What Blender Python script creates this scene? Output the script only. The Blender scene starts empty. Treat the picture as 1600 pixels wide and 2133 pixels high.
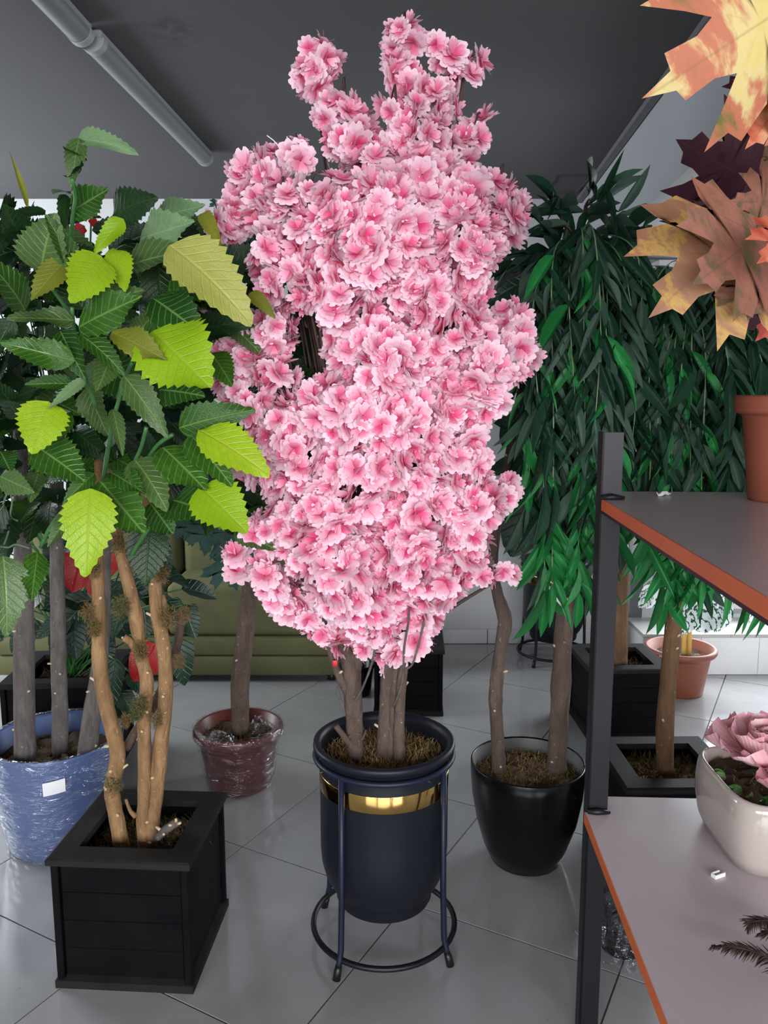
import bpy, bmesh, math, random
import numpy as np
from mathutils import Vector, Matrix
random.seed(7)
rng = np.random.default_rng(7)
C = bpy.context.scene.collection
SC = bpy.context.scene
R = math.radians
PI = math.pi

# ------------------------------------------------------------------ camera, light, exposure
F, HOR, HC = 1670.0, 815.0, 1.45
PITCH = math.atan((1066.5 - HOR) / F)
cd = bpy.data.cameras.new('camera')
cam = bpy.data.objects.new('camera', cd); C.objects.link(cam)
cam.location = (0, 0, HC); cam.rotation_euler = (PI / 2 - PITCH, 0, 0)
cd.sensor_fit = 'VERTICAL'; cd.sensor_height = 36.0; cd.lens = F / 2133 * 36
cd.clip_start = 0.02
SC.camera = cam
SC.view_settings.view_transform = 'Standard'; SC.view_settings.look = 'None'
SC.view_settings.gamma = 1; SC.view_settings.use_curve_mapping = False
SC.view_settings.exposure = -0.10
W = bpy.data.worlds.new('overcast_sky'); SC.world = W; W.use_nodes = True
W.node_tree.nodes['Background'].inputs[0].default_value = (0.86, 0.93, 1.0, 1)
W.node_tree.nodes['Background'].inputs[1].default_value = 1.6

def area(name, loc, rot, sx, sy, power, col, spread=180):
    l = bpy.data.lights.new(name, 'AREA'); l.shape = 'RECTANGLE'; l.size = sx; l.size_y = sy
    l.energy = power; l.color = col; l.spread = R(spread)
    o = bpy.data.objects.new(name, l); C.objects.link(o); o.location = loc; o.rotation_euler = rot
    return o
# daylight through the three shop-front panes behind the camera
for i, x in enumerate((-1.95, 0.0, 1.95)):
    area('shopfront_daylight', (x, -2.93, 1.6), (R(77), 0, 0), 1.7, 1.45, (56, 74, 92)[i], (0.97, 0.98, 1.0), 140)
# daylight through the window of the alcove and fill from an unseen side window added to brighten the back
area('alcove_daylight', (2.25, 4.22, 1.25), (R(90), 0, R(180)), 1.5, 1.7, 110, (0.9, 0.95, 1.0))
area('added_side_fill', (-2.93, 3.5, 1.55), (R(90), 0, R(-90)), 1.3, 1.3, 84, (0.9, 0.95, 1.0))

# ------------------------------------------------------------------ helpers
cP, sP = math.cos(PITCH), math.sin(PITCH)
def P(px, py, Y):
    """world point on the plane y = Y that the photograph shows at px, py"""
    a, b = (px - 800) / F, -(py - 1066.5) / F
    d = (a, cP + b * sP, -sP + b * cP)
    t = Y / d[1]
    return Vector((d[0] * t, Y, HC + d[2] * t))
def G(px, py, z=0.0):
    a, b = (px - 800) / F, -(py - 1066.5) / F
    d = (a, cP + b * sP, -sP + b * cP)
    t = (z - HC) / d[2]
    return Vector((d[0] * t, d[1] * t, z))
def mpp(p):                       # metres per photograph pixel at a point
    return (p[1] * cP - (p[2] - HC) * sP) / F

class MB:
    def __init__(s): s.v, s.f, s.u, s.n = [], [], [], 0
    def add(s, v, f, u=None, mat=None):
        v = np.asarray(v, float).reshape(-1, 3)
        if mat is not None:
            m = np.array(mat); v = v @ m[:3, :3].T + m[:3, 3]
        s.v.append(v); k = s.n
        s.f.extend([tuple(i + k for i in q) for q in f])
        s.u.append(np.zeros((len(v), 2)) if u is None else np.asarray(u, float)); s.n += len(v)
        return s
    def box(s, x0, x1, y0, y1, z0, z1, mat=None):
        v = [(x, y, z) for x in (x0, x1) for y in (y0, y1) for z in (z0, z1)]
        return s.add(v, [(0, 1, 3, 2), (4, 6, 7, 5), (0, 4, 5, 1), (2, 3, 7, 6), (0, 2, 6, 4), (1, 5, 7, 3)], None, mat)
    def rbox(s, x0, x1, y0, y1, z0, z1, r=.02, seg=2, mat=None):
        bm = bmesh.new(); bmesh.ops.create_cube(bm, size=1)
        for q in bm.verts: q.co = Vector(((x0 + x1) / 2 + q.co.x * (x1 - x0), (y0 + y1) / 2 + q.co.y * (y1 - y0), (z0 + z1) / 2 + q.co.z * (z1 - z0)))
        bmesh.ops.bevel(bm, geom=bm.edges[:], offset=r, segments=seg, profile=.5, affect='EDGES')
        bm.verts.index_update()
        s.add([q.co[:] for q in bm.verts], [tuple(q.index for q in f.verts) for f in bm.faces], None, mat); bm.free()
        return s
    def tube(s, pts, rad, n=8, cap=True, wob=0.0):
        pts = [Vector(p) for p in pts]
        if not hasattr(rad, '__len__'): rad = [rad] * len(pts)
        up = Vector((.31, .17, .93)); V = []; U = []
        t0 = (pts[1] - pts[0]).normalized()
        a = t0.orthogonal().normalized()
        L = 0
        for i, p in enumerate(pts):
            t = (pts[min(i + 1, len(pts) - 1)] - pts[max(i - 1, 0)]).normalized()
            a = (a - t * a.dot(t))
            a = a.normalized() if a.length > 1e-6 else t.orthogonal().normalized()
            b = t.cross(a)
            if i: L += (p - pts[i - 1]).length
            for k in range(n):
                th = 2 * PI * k / n
                r = rad[i] * (1 + wob * random.uniform(-1, 1))
                V.append(p + (a * math.cos(th) + b * math.sin(th)) * r); U.append((k / n, L))
        f = [(i * n + k, i * n + (k + 1) % n, (i + 1) * n + (k + 1) % n, (i + 1) * n + k) for i in range(len(pts) - 1) for k in range(n)]
        if cap: f += [tuple(range(n - 1, -1, -1)), tuple((len(pts) - 1) * n + k for k in range(n))]
        return s.add([v[:] for v in V], f, U)
    def lathe(s, prof, n=40, c=(0, 0, 0), sq=0):
        V, U = [], []
        for j, (r, z) in enumerate(prof):
            for k in range(n):
                th = 2 * PI * k / n; x, y = math.cos(th), math.sin(th)
                if sq:
                    q = (abs(x) ** sq + abs(y) ** sq) ** (-1 / sq); x, y = x * q, y * q
                V.append((c[0] + r * x, c[1] + r * y, c[2] + z)); U.append((k / n, j / len(prof)))
        f = [(i * n + k, i * n + (k + 1) % n, (i + 1) * n + (k + 1) % n, (i + 1) * n + k) for i in range(len(prof) - 1) for k in range(n)]
        if prof[0][0] < 1e-3 or True:
            f.append(tuple(range(n - 1, -1, -1)))
        f.append(tuple((len(prof) - 1) * n + k for k in range(n)))
        return s.add(V, f, U)
    def mesh(s, name, mat, smooth=True, origin=(0, 0, 0)):
        me = bpy.data.meshes.new(name)
        v = np.concatenate(s.v) - np.array(origin)
        me.from_pydata(v.tolist(), [], s.f)
        u = np.concatenate(s.u); li = np.empty(len(me.loops), np.int32); me.loops.foreach_get('vertex_index', li)
        uv = me.uv_layers.new(name='UVMap'); uv.data.foreach_set('uv', u[li].astype(np.float32).ravel())
        if smooth is True: me.polygons.foreach_set('use_smooth', np.ones(len(me.polygons), bool))
        elif smooth:
            me.polygons.foreach_set('use_smooth', np.ones(len(me.polygons), bool)); me.set_sharp_from_angle(angle=R(smooth))
        for m in (mat if isinstance(mat, (list, tuple)) else [mat]): me.materials.append(m)
        return me
    def build(s, name, mat, parent=None, smooth=True):
        """vertices are world coordinates; the object sits at its thing's origin"""
        org = root_loc(parent)
        o = bpy.data.objects.new(name, s.mesh(name, mat, smooth, org)); C.objects.link(o)
        if parent: o.parent = parent
        return o
def root_loc(p):
    if p is None: return (0, 0, 0)
    while p.parent: p = p.parent
    return p.location[:]
def tag(o, label=None, cat=None, group=None, kind=None):
    if label: o['label'] = label
    if cat: o['category'] = cat
    if group: o['group'] = group
    if kind: o['kind'] = kind
    return o
def thing(name, loc, label, cat, group=None):
    o = bpy.data.objects.new(name, None); C.objects.link(o); o.location = loc; o.empty_display_size = .05
    return tag(o, label, cat, group)
def inst(name, me, M, parent):
    """one object of a shared mesh at the world matrix M"""
    o = bpy.data.objects.new(name, me); C.objects.link(o)
    o.parent = parent
    o.matrix_basis = Matrix.Translation(-Vector(root_loc(parent))) @ M
    return o
def structure(name, mb, mat, smooth=False):
    return tag(mb.build(name, mat, None, smooth), kind='structure')
def smoothpath(p, k=4):
    p = [Vector(q) for q in p]; out = []
    for i in range(len(p) - 1):
        a, b, c, d = p[max(i - 1, 0)], p[i], p[i + 1], p[min(i + 2, len(p) - 1)]
        for j in range(k):
            t = j / k
            out.append(.5 * ((2 * b) + (c - a) * t + (2 * a - 5 * b + 4 * c - d) * t * t + (3 * b - a - 3 * c + d) * t ** 3))
    return out + [p[-1]]
def frame(base, along, normal, sx, sy, sz=None):
    y = Vector(along).normalized(); z = Vector(normal)
    z = z - y * z.dot(y)
    z = z.normalized() if z.length > 1e-5 else y.orthogonal().normalized()
    x = y.cross(z)
    sz = sz or sy
    return Matrix(((x[0] * sx, y[0] * sy, z[0] * sz, base[0]), (x[1] * sx, y[1] * sy, z[1] * sz, base[1]), (x[2] * sx, y[2] * sy, z[2] * sz, base[2]), (0, 0, 0, 1)))
def rv(s=1.0): return Vector(rng.normal(0, s, 3).tolist())
def tocam(p): return (Vector((0, 0, HC)) - Vector(p)).normalized()

# ------------------------------------------------------------------ materials
class N:
    def __init__(s, name):
        s.m = bpy.data.materials.new(name); s.m.use_nodes = True; s.t = s.m.node_tree
        s.b = s.t.nodes['Principled BSDF']; s.out = s.t.nodes['Material Output']
    def n(s, typ, **k):
        q = s.t.nodes.new(typ)
        for a, v in k.items(): setattr(q, a, v)
        return q
    def set(s, sock, v):
        if hasattr(v, 'is_output'): s.t.links.new(v, sock)
        elif v is not None:
            if sock.type == 'RGBA' and len(v) == 3: v = (*v, 1)
            sock.default_value = v
    def math(s, op, a, b=None, c=None, clamp=False):
        q = s.n('ShaderNodeMath', operation=op, use_clamp=clamp); s.set(q.inputs[0], a)
        if b is not None: s.set(q.inputs[1], b)
        if c is not None: s.set(q.inputs[2], c)
        return q.outputs[0]
    def mix(s, f, a, b, blend='MIX'):
        q = s.n('ShaderNodeMix', data_type='RGBA', blend_type=blend); s.set(q.inputs[0], f); s.set(q.inputs[6], a); s.set(q.inputs[7], b)
        return q.outputs[2]
    def noise(s, scale, detail=3, vec=None, rough=.55, dist=0):
        q = s.n('ShaderNodeTexNoise'); q.inputs['Scale'].default_value = scale; q.inputs['Detail'].default_value = detail
        q.inputs['Roughness'].default_value = rough; q.inputs['Distortion'].default_value = dist
        if vec is not None: s.set(q.inputs['Vector'], vec)
        return q.outputs['Fac']
    def ramp(s, f, stops):
        q = s.n('ShaderNodeValToRGB'); s.set(q.inputs[0], f); e = q.color_ramp.elements
        while len(e) < len(stops): e.new(.5)
        for k, (p, c) in enumerate(stops): e[k].position = p; e[k].color = (*c, 1) if len(c) == 3 else c
        return q.outputs[0]
    def obj(s): return s.n('ShaderNodeTexCoord').outputs['Object']
    def uv(s):
        q = s.n('ShaderNodeSeparateXYZ'); s.t.links.new(s.n('ShaderNodeTexCoord').outputs['UV'], q.inputs[0]); return q.outputs[0], q.outputs[1]
    def rand(s):
        a = s.n('ShaderNodeObjectInfo').outputs['Random']; b = s.n('ShaderNodeNewGeometry').outputs['Random Per Island']
        return s.math('FRACT', s.math('ADD', a, b))
    def bump(s, h, strength=.3, dist=.01):
        q = s.n('ShaderNodeBump'); q.inputs['Strength'].default_value = strength; q.inputs['Distance'].default_value = dist
        s.set(q.inputs['Height'], h); s.t.links.new(q.outputs[0], s.b.inputs['Normal']); return q.outputs[0]
    def fin(s, col=None, rough=None, metal=None, spec=None, coat=None, coatr=None):
        for k, v in (('Base Color', col), ('Roughness', rough), ('Metallic', metal), ('Specular IOR Level', spec), ('Coat Weight', coat), ('Coat Roughness', coatr)):
            if v is not None: s.set(s.b.inputs[k], v)
        return s.m
    def translucent(s, col, f):
        t = s.n('ShaderNodeBsdfTranslucent'); s.set(t.inputs[0], col)
        q = s.n('ShaderNodeMixShader'); q.inputs[0].default_value = f
        s.t.links.new(s.b.outputs[0], q.inputs[1]); s.t.links.new(t.outputs[0], q.inputs[2]); s.t.links.new(q.outputs[0], s.out.inputs[0])

def plain(name, col, rough=.5, col2=None, scale=8, bump=0, bscale=60, **k):
    a = N(name); v = a.obj()
    c = col if col2 is None else a.mix(a.math('MULTIPLY_ADD', a.noise(scale, 4, v), 2.2, -.6, True), col, col2)
    if bump: a.bump(a.noise(bscale, 4, v), bump, .004)
    return a.fin(c, rough, **k)

def leafmat(name, lo, hi, vein, nv=9, slant=.55, veinf=.55, rough=.38, trans=.18, dust=None, spec=.5):
    a = N(name); u, v = a.uv(); r = a.rand()
    base = a.mix(r, lo, hi)
    base = a.mix(a.math('MULTIPLY_ADD', a.noise(9, 3, a.obj()), 1.6, -.5, True), base, lo)
    if dust: base = a.mix(a.math('MULTIPLY', a.math('GREATER_THAN', r, .6), .55), base, dust)
    d = a.math('ABSOLUTE', a.math('SUBTRACT', u, .5))
    mid = a.math('SUBTRACT', 1.0, a.math('DIVIDE', d, .035), clamp=True)
    if nv:
        w = a.math('FRACT', a.math('MULTIPLY', a.math('SUBTRACT', v, a.math('MULTIPLY', d, slant)), float(nv)))
        w = a.math('SUBTRACT', 1.0, a.math('DIVIDE', a.math('ABSOLUTE', a.math('SUBTRACT', w, .5)), .10), clamp=True)
        k = a.math('MAXIMUM', mid, a.math('MULTIPLY', w, .75))
        hgt = a.math('MAXIMUM', mid, w)
    else: k = mid; hgt = mid
    col = a.mix(a.math('MULTIPLY', k, veinf), base, vein)
    a.bump(a.math('SUBTRACT', a.noise(40, 2, a.obj()), a.math('MULTIPLY', hgt, 1.5)), .35, .004)
    a.fin(col, rough, spec=spec)
    a.translucent(a.mix(.4, base, hi), trans)
    return a.m

M = {}
# paint and shell
a = N('ceiling_paint'); v = a.obj()
c = a.mix(a.math('MULTIPLY_ADD', a.noise(1.2, 4, v), 1.5, -.4, True), (.074, .072, .076), (.060, .059, .063))
mp = a.n('ShaderNodeMapping'); a.set(mp.inputs[0], v); mp.inputs['Location'].default_value = (.605 / .075, -2.475 / .11, 0); mp.inputs['Scale'].default_value = (1 / .075, 1 / .11, 0)
dl = a.n('ShaderNodeVectorMath', operation='LENGTH'); a.set(dl.inputs[0], mp.outputs[0])
st = a.math('MULTIPLY', a.math('SUBTRACT', 1.25, dl.outputs['Value'], clamp=True), a.math('MULTIPLY_ADD', a.noise(22, 5, v), 4, -1.5, True))
c = a.mix(st, c, (.03, .03, .03))
a.bump(a.noise(30, 4, v), .08, .003); M['ceiling'] = a.fin(c, .85)
M['wall'] = plain('wall_paint', (.52, .53, .54), .75, (.47, .48, .50), 1.5, .06, 40)
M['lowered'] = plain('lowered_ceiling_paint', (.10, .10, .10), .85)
M['beam'] = plain('beam_paint', (.36, .37, .40), .75, (.32, .33, .36), 1.4, .05, 40)
M['white'] = plain('white_enamel', (.82, .83, .84), .35)
a = N('floor_tile'); v = a.obj(); r = a.rand()
g = a.n('ShaderNodeTexCoord')
nz = a.noise(3.2, 6, v, .65, .6)
c = a.mix(r, (.31, .312, .32), (.35, .35, .352))
c = a.mix(a.math('MULTIPLY_ADD', nz, 2.4, -.95, True), c, (.26, .258, .26))
sm = a.math('MULTIPLY', a.math('GREATER_THAN', a.noise(7, 8, v, .75, 1.5), .66), .35)
c = a.mix(sm, c, (.13, .12, .115))
M['tile'] = a.fin(c, a.math('MULTIPLY_ADD', a.noise(5, 5, v), .16, .05), spec=.8)
M['grout'] = plain('grout', (.10, .10, .10), .9)
M['base_tile'] = plain('skirting_tile', (.62, .63, .66), .3, (.45, .46, .5), 5)
M['step_tile'] = plain('step_tile', (.80, .80, .81), .3, (.74, .74, .75), 4)
M['step_top'] = plain('step_top_tile', (.50, .49, .47), .35, (.42, .41, .40), 5)
a = N('window_glass')
tr = a.n('ShaderNodeBsdfTransparent'); gl = a.n('ShaderNodeBsdfGlossy'); gl.inputs['Roughness'].default_value = .02
fr = a.n('ShaderNodeFresnel'); mx = a.n('ShaderNodeMixShader')
a.t.links.new(fr.outputs[0], mx.inputs[0]); a.t.links.new(tr.outputs[0], mx.inputs[1]); a.t.links.new(gl.outputs[0], mx.inputs[2]); a.t.links.new(mx.outputs[0], a.out.inputs[0]); M['glass'] = a.m
def wrapmat(name, amt, scale, milk=0.0):
    a = N(name); v = a.obj()
    mp = a.n('ShaderNodeMapping'); a.set(mp.inputs[0], v); mp.inputs['Scale'].default_value = (1, 1, 3.2); mp.inputs['Rotation'].default_value = (.5, .3, 0)
    h = a.noise(scale, 4, mp.outputs[0], .5, 1.2)
    b = a.n('ShaderNodeBump'); b.inputs['Strength'].default_value = 1.0; b.inputs['Distance'].default_value = .03; a.set(b.inputs['Height'], h)
    gl = a.n('ShaderNodeBsdfGlossy'); gl.inputs['Roughness'].default_value = .05; gl.inputs[0].default_value = (.9, .92, .95, 1); a.t.links.new(b.outputs[0], gl.inputs['Normal'])
    df = a.n('ShaderNodeBsdfDiffuse'); df.inputs[0].default_value = (.8, .82, .85, 1)
    tr = a.n('ShaderNodeBsdfTransparent'); tr.inputs[0].default_value = (.97, .97, .98, 1)
    m0 = a.n('ShaderNodeMixShader'); m0.inputs[0].default_value = milk; a.t.links.new(tr.outputs[0], m0.inputs[1]); a.t.links.new(df.outputs[0], m0.inputs[2])
    lw = a.n('ShaderNodeLayerWeight'); lw.inputs[0].default_value = .35; a.t.links.new(b.outputs[0], lw.inputs['Normal'])
    mx = a.n('ShaderNodeMixShader'); a.set(mx.inputs[0], a.math('MULTIPLY_ADD', lw.outputs['Facing'], amt, amt * .45, True))
    a.t.links.new(m0.outputs[0], mx.inputs[1]); a.t.links.new(gl.outputs[0], mx.inputs[2]); a.t.links.new(mx.outputs[0], a.out.inputs[0])
    return a.m
M['wrap'] = wrapmat('clear_wrap', .24, 14)
M['wrap_milky'] = wrapmat('crumpled_wrap', .20, 10, .0)
# plants
M['leaf_green'] = leafmat('elm_leaf_green', (.012, .060, .008), (.080, .22, .018), (.26, .42, .11), veinf=.65, dust=(.080, .105, .055), rough=.27)
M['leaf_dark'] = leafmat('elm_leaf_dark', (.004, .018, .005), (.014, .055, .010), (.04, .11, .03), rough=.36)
M['leaf_pale'] = leafmat('elm_leaf_pale', (.13, .24, .11), (.22, .36, .16), (.40, .52, .34), veinf=.4, rough=.45)
M['leaf_lime'] = leafmat('elm_leaf_lime', (.24, .42, .008), (.40, .56, .02), (.36, .48, .06), veinf=.4, trans=.2, rough=.36)
M['leaf_sage'] = leafmat('elm_leaf_sage', (.30, .32, .06), (.46, .47, .11), (.48, .48, .16), veinf=.3, trans=.15, rough=.5)
M['leaf_olive'] = leafmat('elm_leaf_olive', (.16, .18, .015), (.34, .36, .045), (.36, .38, .08), veinf=.3, trans=.15, rough=.45)
M['stem_green'] = plain('green_stem', (.03, .12, .03), .4, (.06, .2, .05), 20)
def bark(name, c1, c2, c3, sc=14):
    a = N(name); v = a.obj(); mp = a.n('ShaderNodeMapping'); a.set(mp.inputs[0], v); mp.inputs['Scale'].default_value = (1, 1, .28)
    n1 = a.noise(sc * 3, 6, mp.outputs[0], .65, .5); n2 = a.noise(sc * .6, 3, v); n3 = a.noise(sc * 6, 2, v)
    c = a.mix(a.math('MULTIPLY_ADD', n1, 4.2, -1.6, True), c1, c2)
    c = a.mix(a.math('MULTIPLY', a.math('GREATER_THAN', n3, .70), .7), c, c3)
    c = a.mix(a.math('MULTIPLY_ADD', n2, 2, -.75, True), c, tuple(x * .55 for x in c1))
    a.bump(n1, .9, .012); return a.fin(c, .85, spec=.2)
M['bark_tan'] = bark('tan_bark', (.36, .215, .105), (.20, .11, .05), (.62, .48, .30))
M['bark_dark'] = bark('dark_bark', (.13, .085, .06), (.07, .05, .04), (.3, .24, .18))
M['bark_grey'] = bark('grey_bark', (.17, .15, .14), (.10, .085, .08), (.34, .31, .28))
M['bark_pink'] = bark('cherry_bark', (.15, .105, .085), (.085, .06, .05), (.40, .32, .26))
M['bark_brown'] = bark('brown_bark', (.22, .125, .065), (.13, .075, .04), (.45, .36, .2))
M['twig'] = plain('dark_twig', (.05, .028, .022), .7, (.09, .05, .04), 30)
M['moss'] = plain('dried_moss', (.21, .13, .05), .95, (.12, .085, .03), 40)
M['moss_gold'] = plain('golden_moss', (.50, .36, .15), .95, (.30, .19, .07), 18)
M['moss_green'] = plain('green_moss', (.085, .095, .03), .95, (.13, .10, .035), 25)
M['soil'] = plain('soil', (.085, .05, .026), .95, (.045, .028, .015), 30, .8, 60)
M['soil_brown'] = plain('coir_soil', (.14, .075, .035), .95, (.07, .04, .02), 24, .8, 60)
# pots
M['planter_black'] = plain('black_stained_wood', (.0035, .0035, .005), .6, (.007, .0065, .007), 9, .12, 45, spec=.05)
M['planter_rim'] = plain('dusty_black_rim', (.014, .0135, .0135), .65, (.024, .023, .022), 12, .1, 60, spec=.06)
M['navy'] = plain('navy_matte_metal', (.008, .009, .016), .42, (.010, .011, .017), 6, spec=.25)
M['stand_navy'] = plain('navy_stand_metal', (.009, .013, .030), .42, spec=.3)
M['black_metal'] = plain('black_metal', (.006, .0065, .009), .4, spec=.35)
M['rubber'] = plain('black_rubber', (.006, .006, .006), .4)
M['gold'] = plain('polished_gold', (.66, .42, .14), .11, metal=1.0)
M['gloss_black'] = plain('black_glazed_plastic', (.004, .004, .005), .24, (.006, .006, .007), 4, spec=.28)
M['grey_in'] = plain('grey_pot_inside', (.16, .16, .16), .5, (.10, .10, .10), 10)
M['blue'] = plain('blue_plastic', (.095, .15, .33), .38, (.08, .13, .30), 4)
M['label_paper'] = plain('white_label_paper', (.85, .86, .87), .6)
M['maroon'] = plain('maroon_plastic', (.12, .026, .022), .35, (.095, .020, .018), 6)
M['terracotta'] = plain('terracotta_plastic', (.25, .072, .038), .5, (.21, .06, .032), 5)
M['ceramic'] = plain('cream_glazed_ceramic', (.44, .38, .345), .12, coat=.6, coatr=.06)
# furniture
M['sofa'] = plain('olive_velvet', (.135, .135, .058), .9, (.10, .10, .042), 7, .3, 220)
M['laminate'] = plain('pale_laminate', (.52, .45, .475), .26, (.45, .39, .415), 3, spec=.65)
M['orange'] = plain('orange_edge_band', (.64, .135, .026), .45, (.56, .11, .022), 12)
a = N('steel_post'); v = a.obj()
sc_ = a.math('GREATER_THAN', a.noise(26, 6, v, .7, 2), .68)
M['steel'] = a.fin(a.mix(a.math('MULTIPLY', sc_, .5), (.010, .0095, .013), (.12, .11, .115)), .45, metal=.1, spec=.3)
M['lamp_body'] = plain('lamp_white_metal', (.26, .27, .28), .4)
M['lamp_cover'] = plain('lamp_diffuser', (.15, .16, .165), .3)
M['paper'] = plain('white_paper', (.85, .84, .84), .7)
M['red'] = plain('red_tag', (.5, .02, .02), .5)
M['trunking'] = plain('grey_trunking', (.13, .13, .14), .6)
M['hatch'] = plain('hatch_joint', (.055, .05, .048), .8)

# ------------------------------------------------------------------ room shell
ZC = 2.47
Y1 = 4.5; X0, X1, Yf = -3.0, 3.4, -3.0
structure('ceiling', MB().box(X0, X1, Yf, Y1, ZC, ZC + .1), M['ceiling'])
slab = structure('floor', MB().box(X0, X1, Yf, Y1, -.12, -.004), M['grout'])
# 60 cm tiles laid on the diagonal, each with its own edges
T = .5965; ang = R(151.3); U_ = Vector((math.cos(ang), math.sin(ang))); V_ = Vector((-U_.y, U_.x))
a61 = R(61.3); W_ = Vector((math.cos(a61), math.sin(a61))); NW = Vector((-W_.y, W_.x))
def clip(poly, x0, x1, y0, y1):
    for ax, lim, sg in ((0, x0, 1), (0, x1, -1), (1, y0, 1), (1, y1, -1)):
        out = []
        for i in range(len(poly)):
            p, q = poly[i], poly[(i + 1) % len(poly)]
            dp, dq = (p[ax] - lim) * sg, (q[ax] - lim) * sg
            if dp >= 0: out.append(p)
            if dp * dq < 0:
                t = dp / (dp - dq); out.append((p[0] + (q[0] - p[0]) * t, p[1] + (q[1] - p[1]) * t))
        poly = out
        if not poly: return []
    return poly
full_tile = None
gap = .0024
for i in range(-14, 14):
    for j in range(-14, 14):
        # lines: V_.p = -1.283 + i*T and NW.p = .953 + j*T (NW is perpendicular to W_)
        o2 = V_ * (-1.283 + i * T) + NW * (.953 + j * T)
        c4 = [o2 + V_ * s + NW * t for s, t in ((gap, gap), (T - gap, gap), (T - gap, T - gap), (gap, T - gap))]
        ctr = (c4[0] + c4[2]) / 2
        pl = clip([tuple(p) for p in c4], X0, X1, Yf, Y1)
        if len(pl) < 3: continue
        if (Vector((c4[1])) - c4[0]).cross(Vector(c4[2]) - c4[0]) < 0: pl = pl[::-1]
        k = len(pl)
        if sum(pl[q][0] * pl[(q + 1) % k][1] - pl[q][1] * pl[(q + 1) % k][0] for q in range(k)) < 2e-3: continue
        whole = all(X0 < p[0] < X1 and Yf < p[1] < Y1 for p in c4)
        if whole and full_tile:
            t = bpy.data.objects.new('tile', full_tile[0]); C.objects.link(t); t.parent = slab; t.location = (ctr.x, ctr.y, 0); continue
        cx, cy = (ctr.x, ctr.y) if whole else (0, 0)
        e = .0002
        cc = Vector((sum(p[0] for p in pl) / k, sum(p[1] for p in pl) / k))
        top = [(p[0] - cx + (cc.x - p[0]) * e * 3, p[1] - cy + (cc.y - p[1]) * e * 3, 0) for p in pl]
        mid = [(p[0] - cx, p[1] - cy, -.001) for p in pl]; bot = [(p[0] - cx, p[1] - cy, -.0045) for p in pl]
        fs = [tuple(range(k))] + [(q, q + k, (q + 1) % k + k, (q + 1) % k) for q in range(k)] + [(q + k, q + 2 * k, (q + 1) % k + 2 * k, (q + 1) % k + k) for q in range(k)]
        b = MB().add(top + mid + bot, fs); me = b.mesh('tile', M['tile'], False)
        t = bpy.data.objects.new('tile', me); C.objects.link(t); t.parent = slab; t.location = (cx, cy, 0)
        if whole: full_tile = (me,)
structure('wall_back', MB().box(X0, 1.42, Y1, Y1 + .12, 0, ZC), M['wall'])
# alcove wall with its window opening
WX0, WX1, WZ0, WZ1, WY = 1.52, 3.05, .24, 2.02, 4.28
structure('wall_alcove', MB().box(1.42, WX0, WY, WY + .34, 0, ZC).box(WX1, X1, WY, WY + .34, 0, ZC)
          .box(WX0, WX1, WY, WY + .34, 0, WZ0).box(WX0, WX1, WY, WY + .34, WZ1, ZC), M['wall'])
w1 = structure('window_1', MB().box(WX0, WX0 + .04, WY + .1, WY + .16, WZ0, WZ1).box(WX1 - .04, WX1, WY + .1, WY + .16, WZ0, WZ1)
               .box(WX0 + .04, WX1 - .04, WY + .1, WY + .16, WZ0, WZ0 + .04).box(WX0 + .04, WX1 - .04, WY + .1, WY + .16, WZ1 - .04, WZ1), M['white'])
for k in (1, 2):
    x = WX0 + (WX1 - WX0) * k / 3
    MB().box(x - .02, x + .02, WY + .11, WY + .15, WZ0 + .04, WZ1 - .04).build('mullion', M['white'], w1, False)
for k in range(3):
    a0 = WX0 + (WX1 - WX0) * k / 3 + .04; a1 = WX0 + (WX1 - WX0) * (k + 1) / 3 - .04
    MB().box(a0 - .015, a1 + .015, WY + .128, WY + .133, WZ0 + .04, WZ1 - .04).build('pane', M['glass'], w1, False)
# left wall with the added, unseen side window for the fill light, right wall, shop front behind the camera
LX = X0
structure('wall_left', MB().box(LX - .12, LX, Yf, 2.8, 0, ZC).box(LX - .12, LX, 4.2, Y1, 0, ZC).box(LX - .12, LX, 2.8, 4.2, 0, .85).box(LX - .12, LX, 2.8, 4.2, 2.25, ZC), M['wall'])
w2 = structure('window_2', MB().box(LX - .08, LX - .04, 2.8, 2.84, .85, 2.25).box(LX - .08, LX - .04, 4.16, 4.2, .85, 2.25).box(LX - .08, LX - .04, 2.84, 4.16, .85, .89).box(LX - .08, LX - .04, 2.84, 4.16, 2.21, 2.25), M['white'])
MB().box(LX - .062, LX - .058, 2.84, 4.16, .89, 2.21).build('pane', M['glass'], w2, False)
structure('wall_right', MB().box(X1, X1 + .12, Yf, Y1, 0, ZC), M['wall'])
fb = MB()
for x0_, x1_ in ((X0, -2.85), (-1.05, -.9), (.9, 1.05), (2.85, X1)): fb.box(x0_, x1_, Yf - .12, Yf, 0, ZC)
for x0_, x1_ in ((-2.85, -1.05), (-.9, .9), (1.05, 2.85)): fb.box(x0_, x1_, Yf - .12, Yf, 0, .3).box(x0_, x1_, Yf - .12, Yf, 2.35, ZC)
structure('wall_front', fb, M['wall'])
for k, (x0_, x1_) in enumerate(((-2.85, -1.05), (-.9, .9), (1.05, 2.85))):
    w = structure('window_%d' % (k + 3), MB().box(x0_, x0_ + .04, Yf - .08, Yf - .04, .3, 2.35).box(x1_ - .04, x1_, Yf - .08, Yf - .04, .3, 2.35), M['white'])
    MB().box(x0_ + .04, x1_ - .04, Yf - .062, Yf - .058, .3, 2.35).build('pane', M['glass'], w, False)
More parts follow.
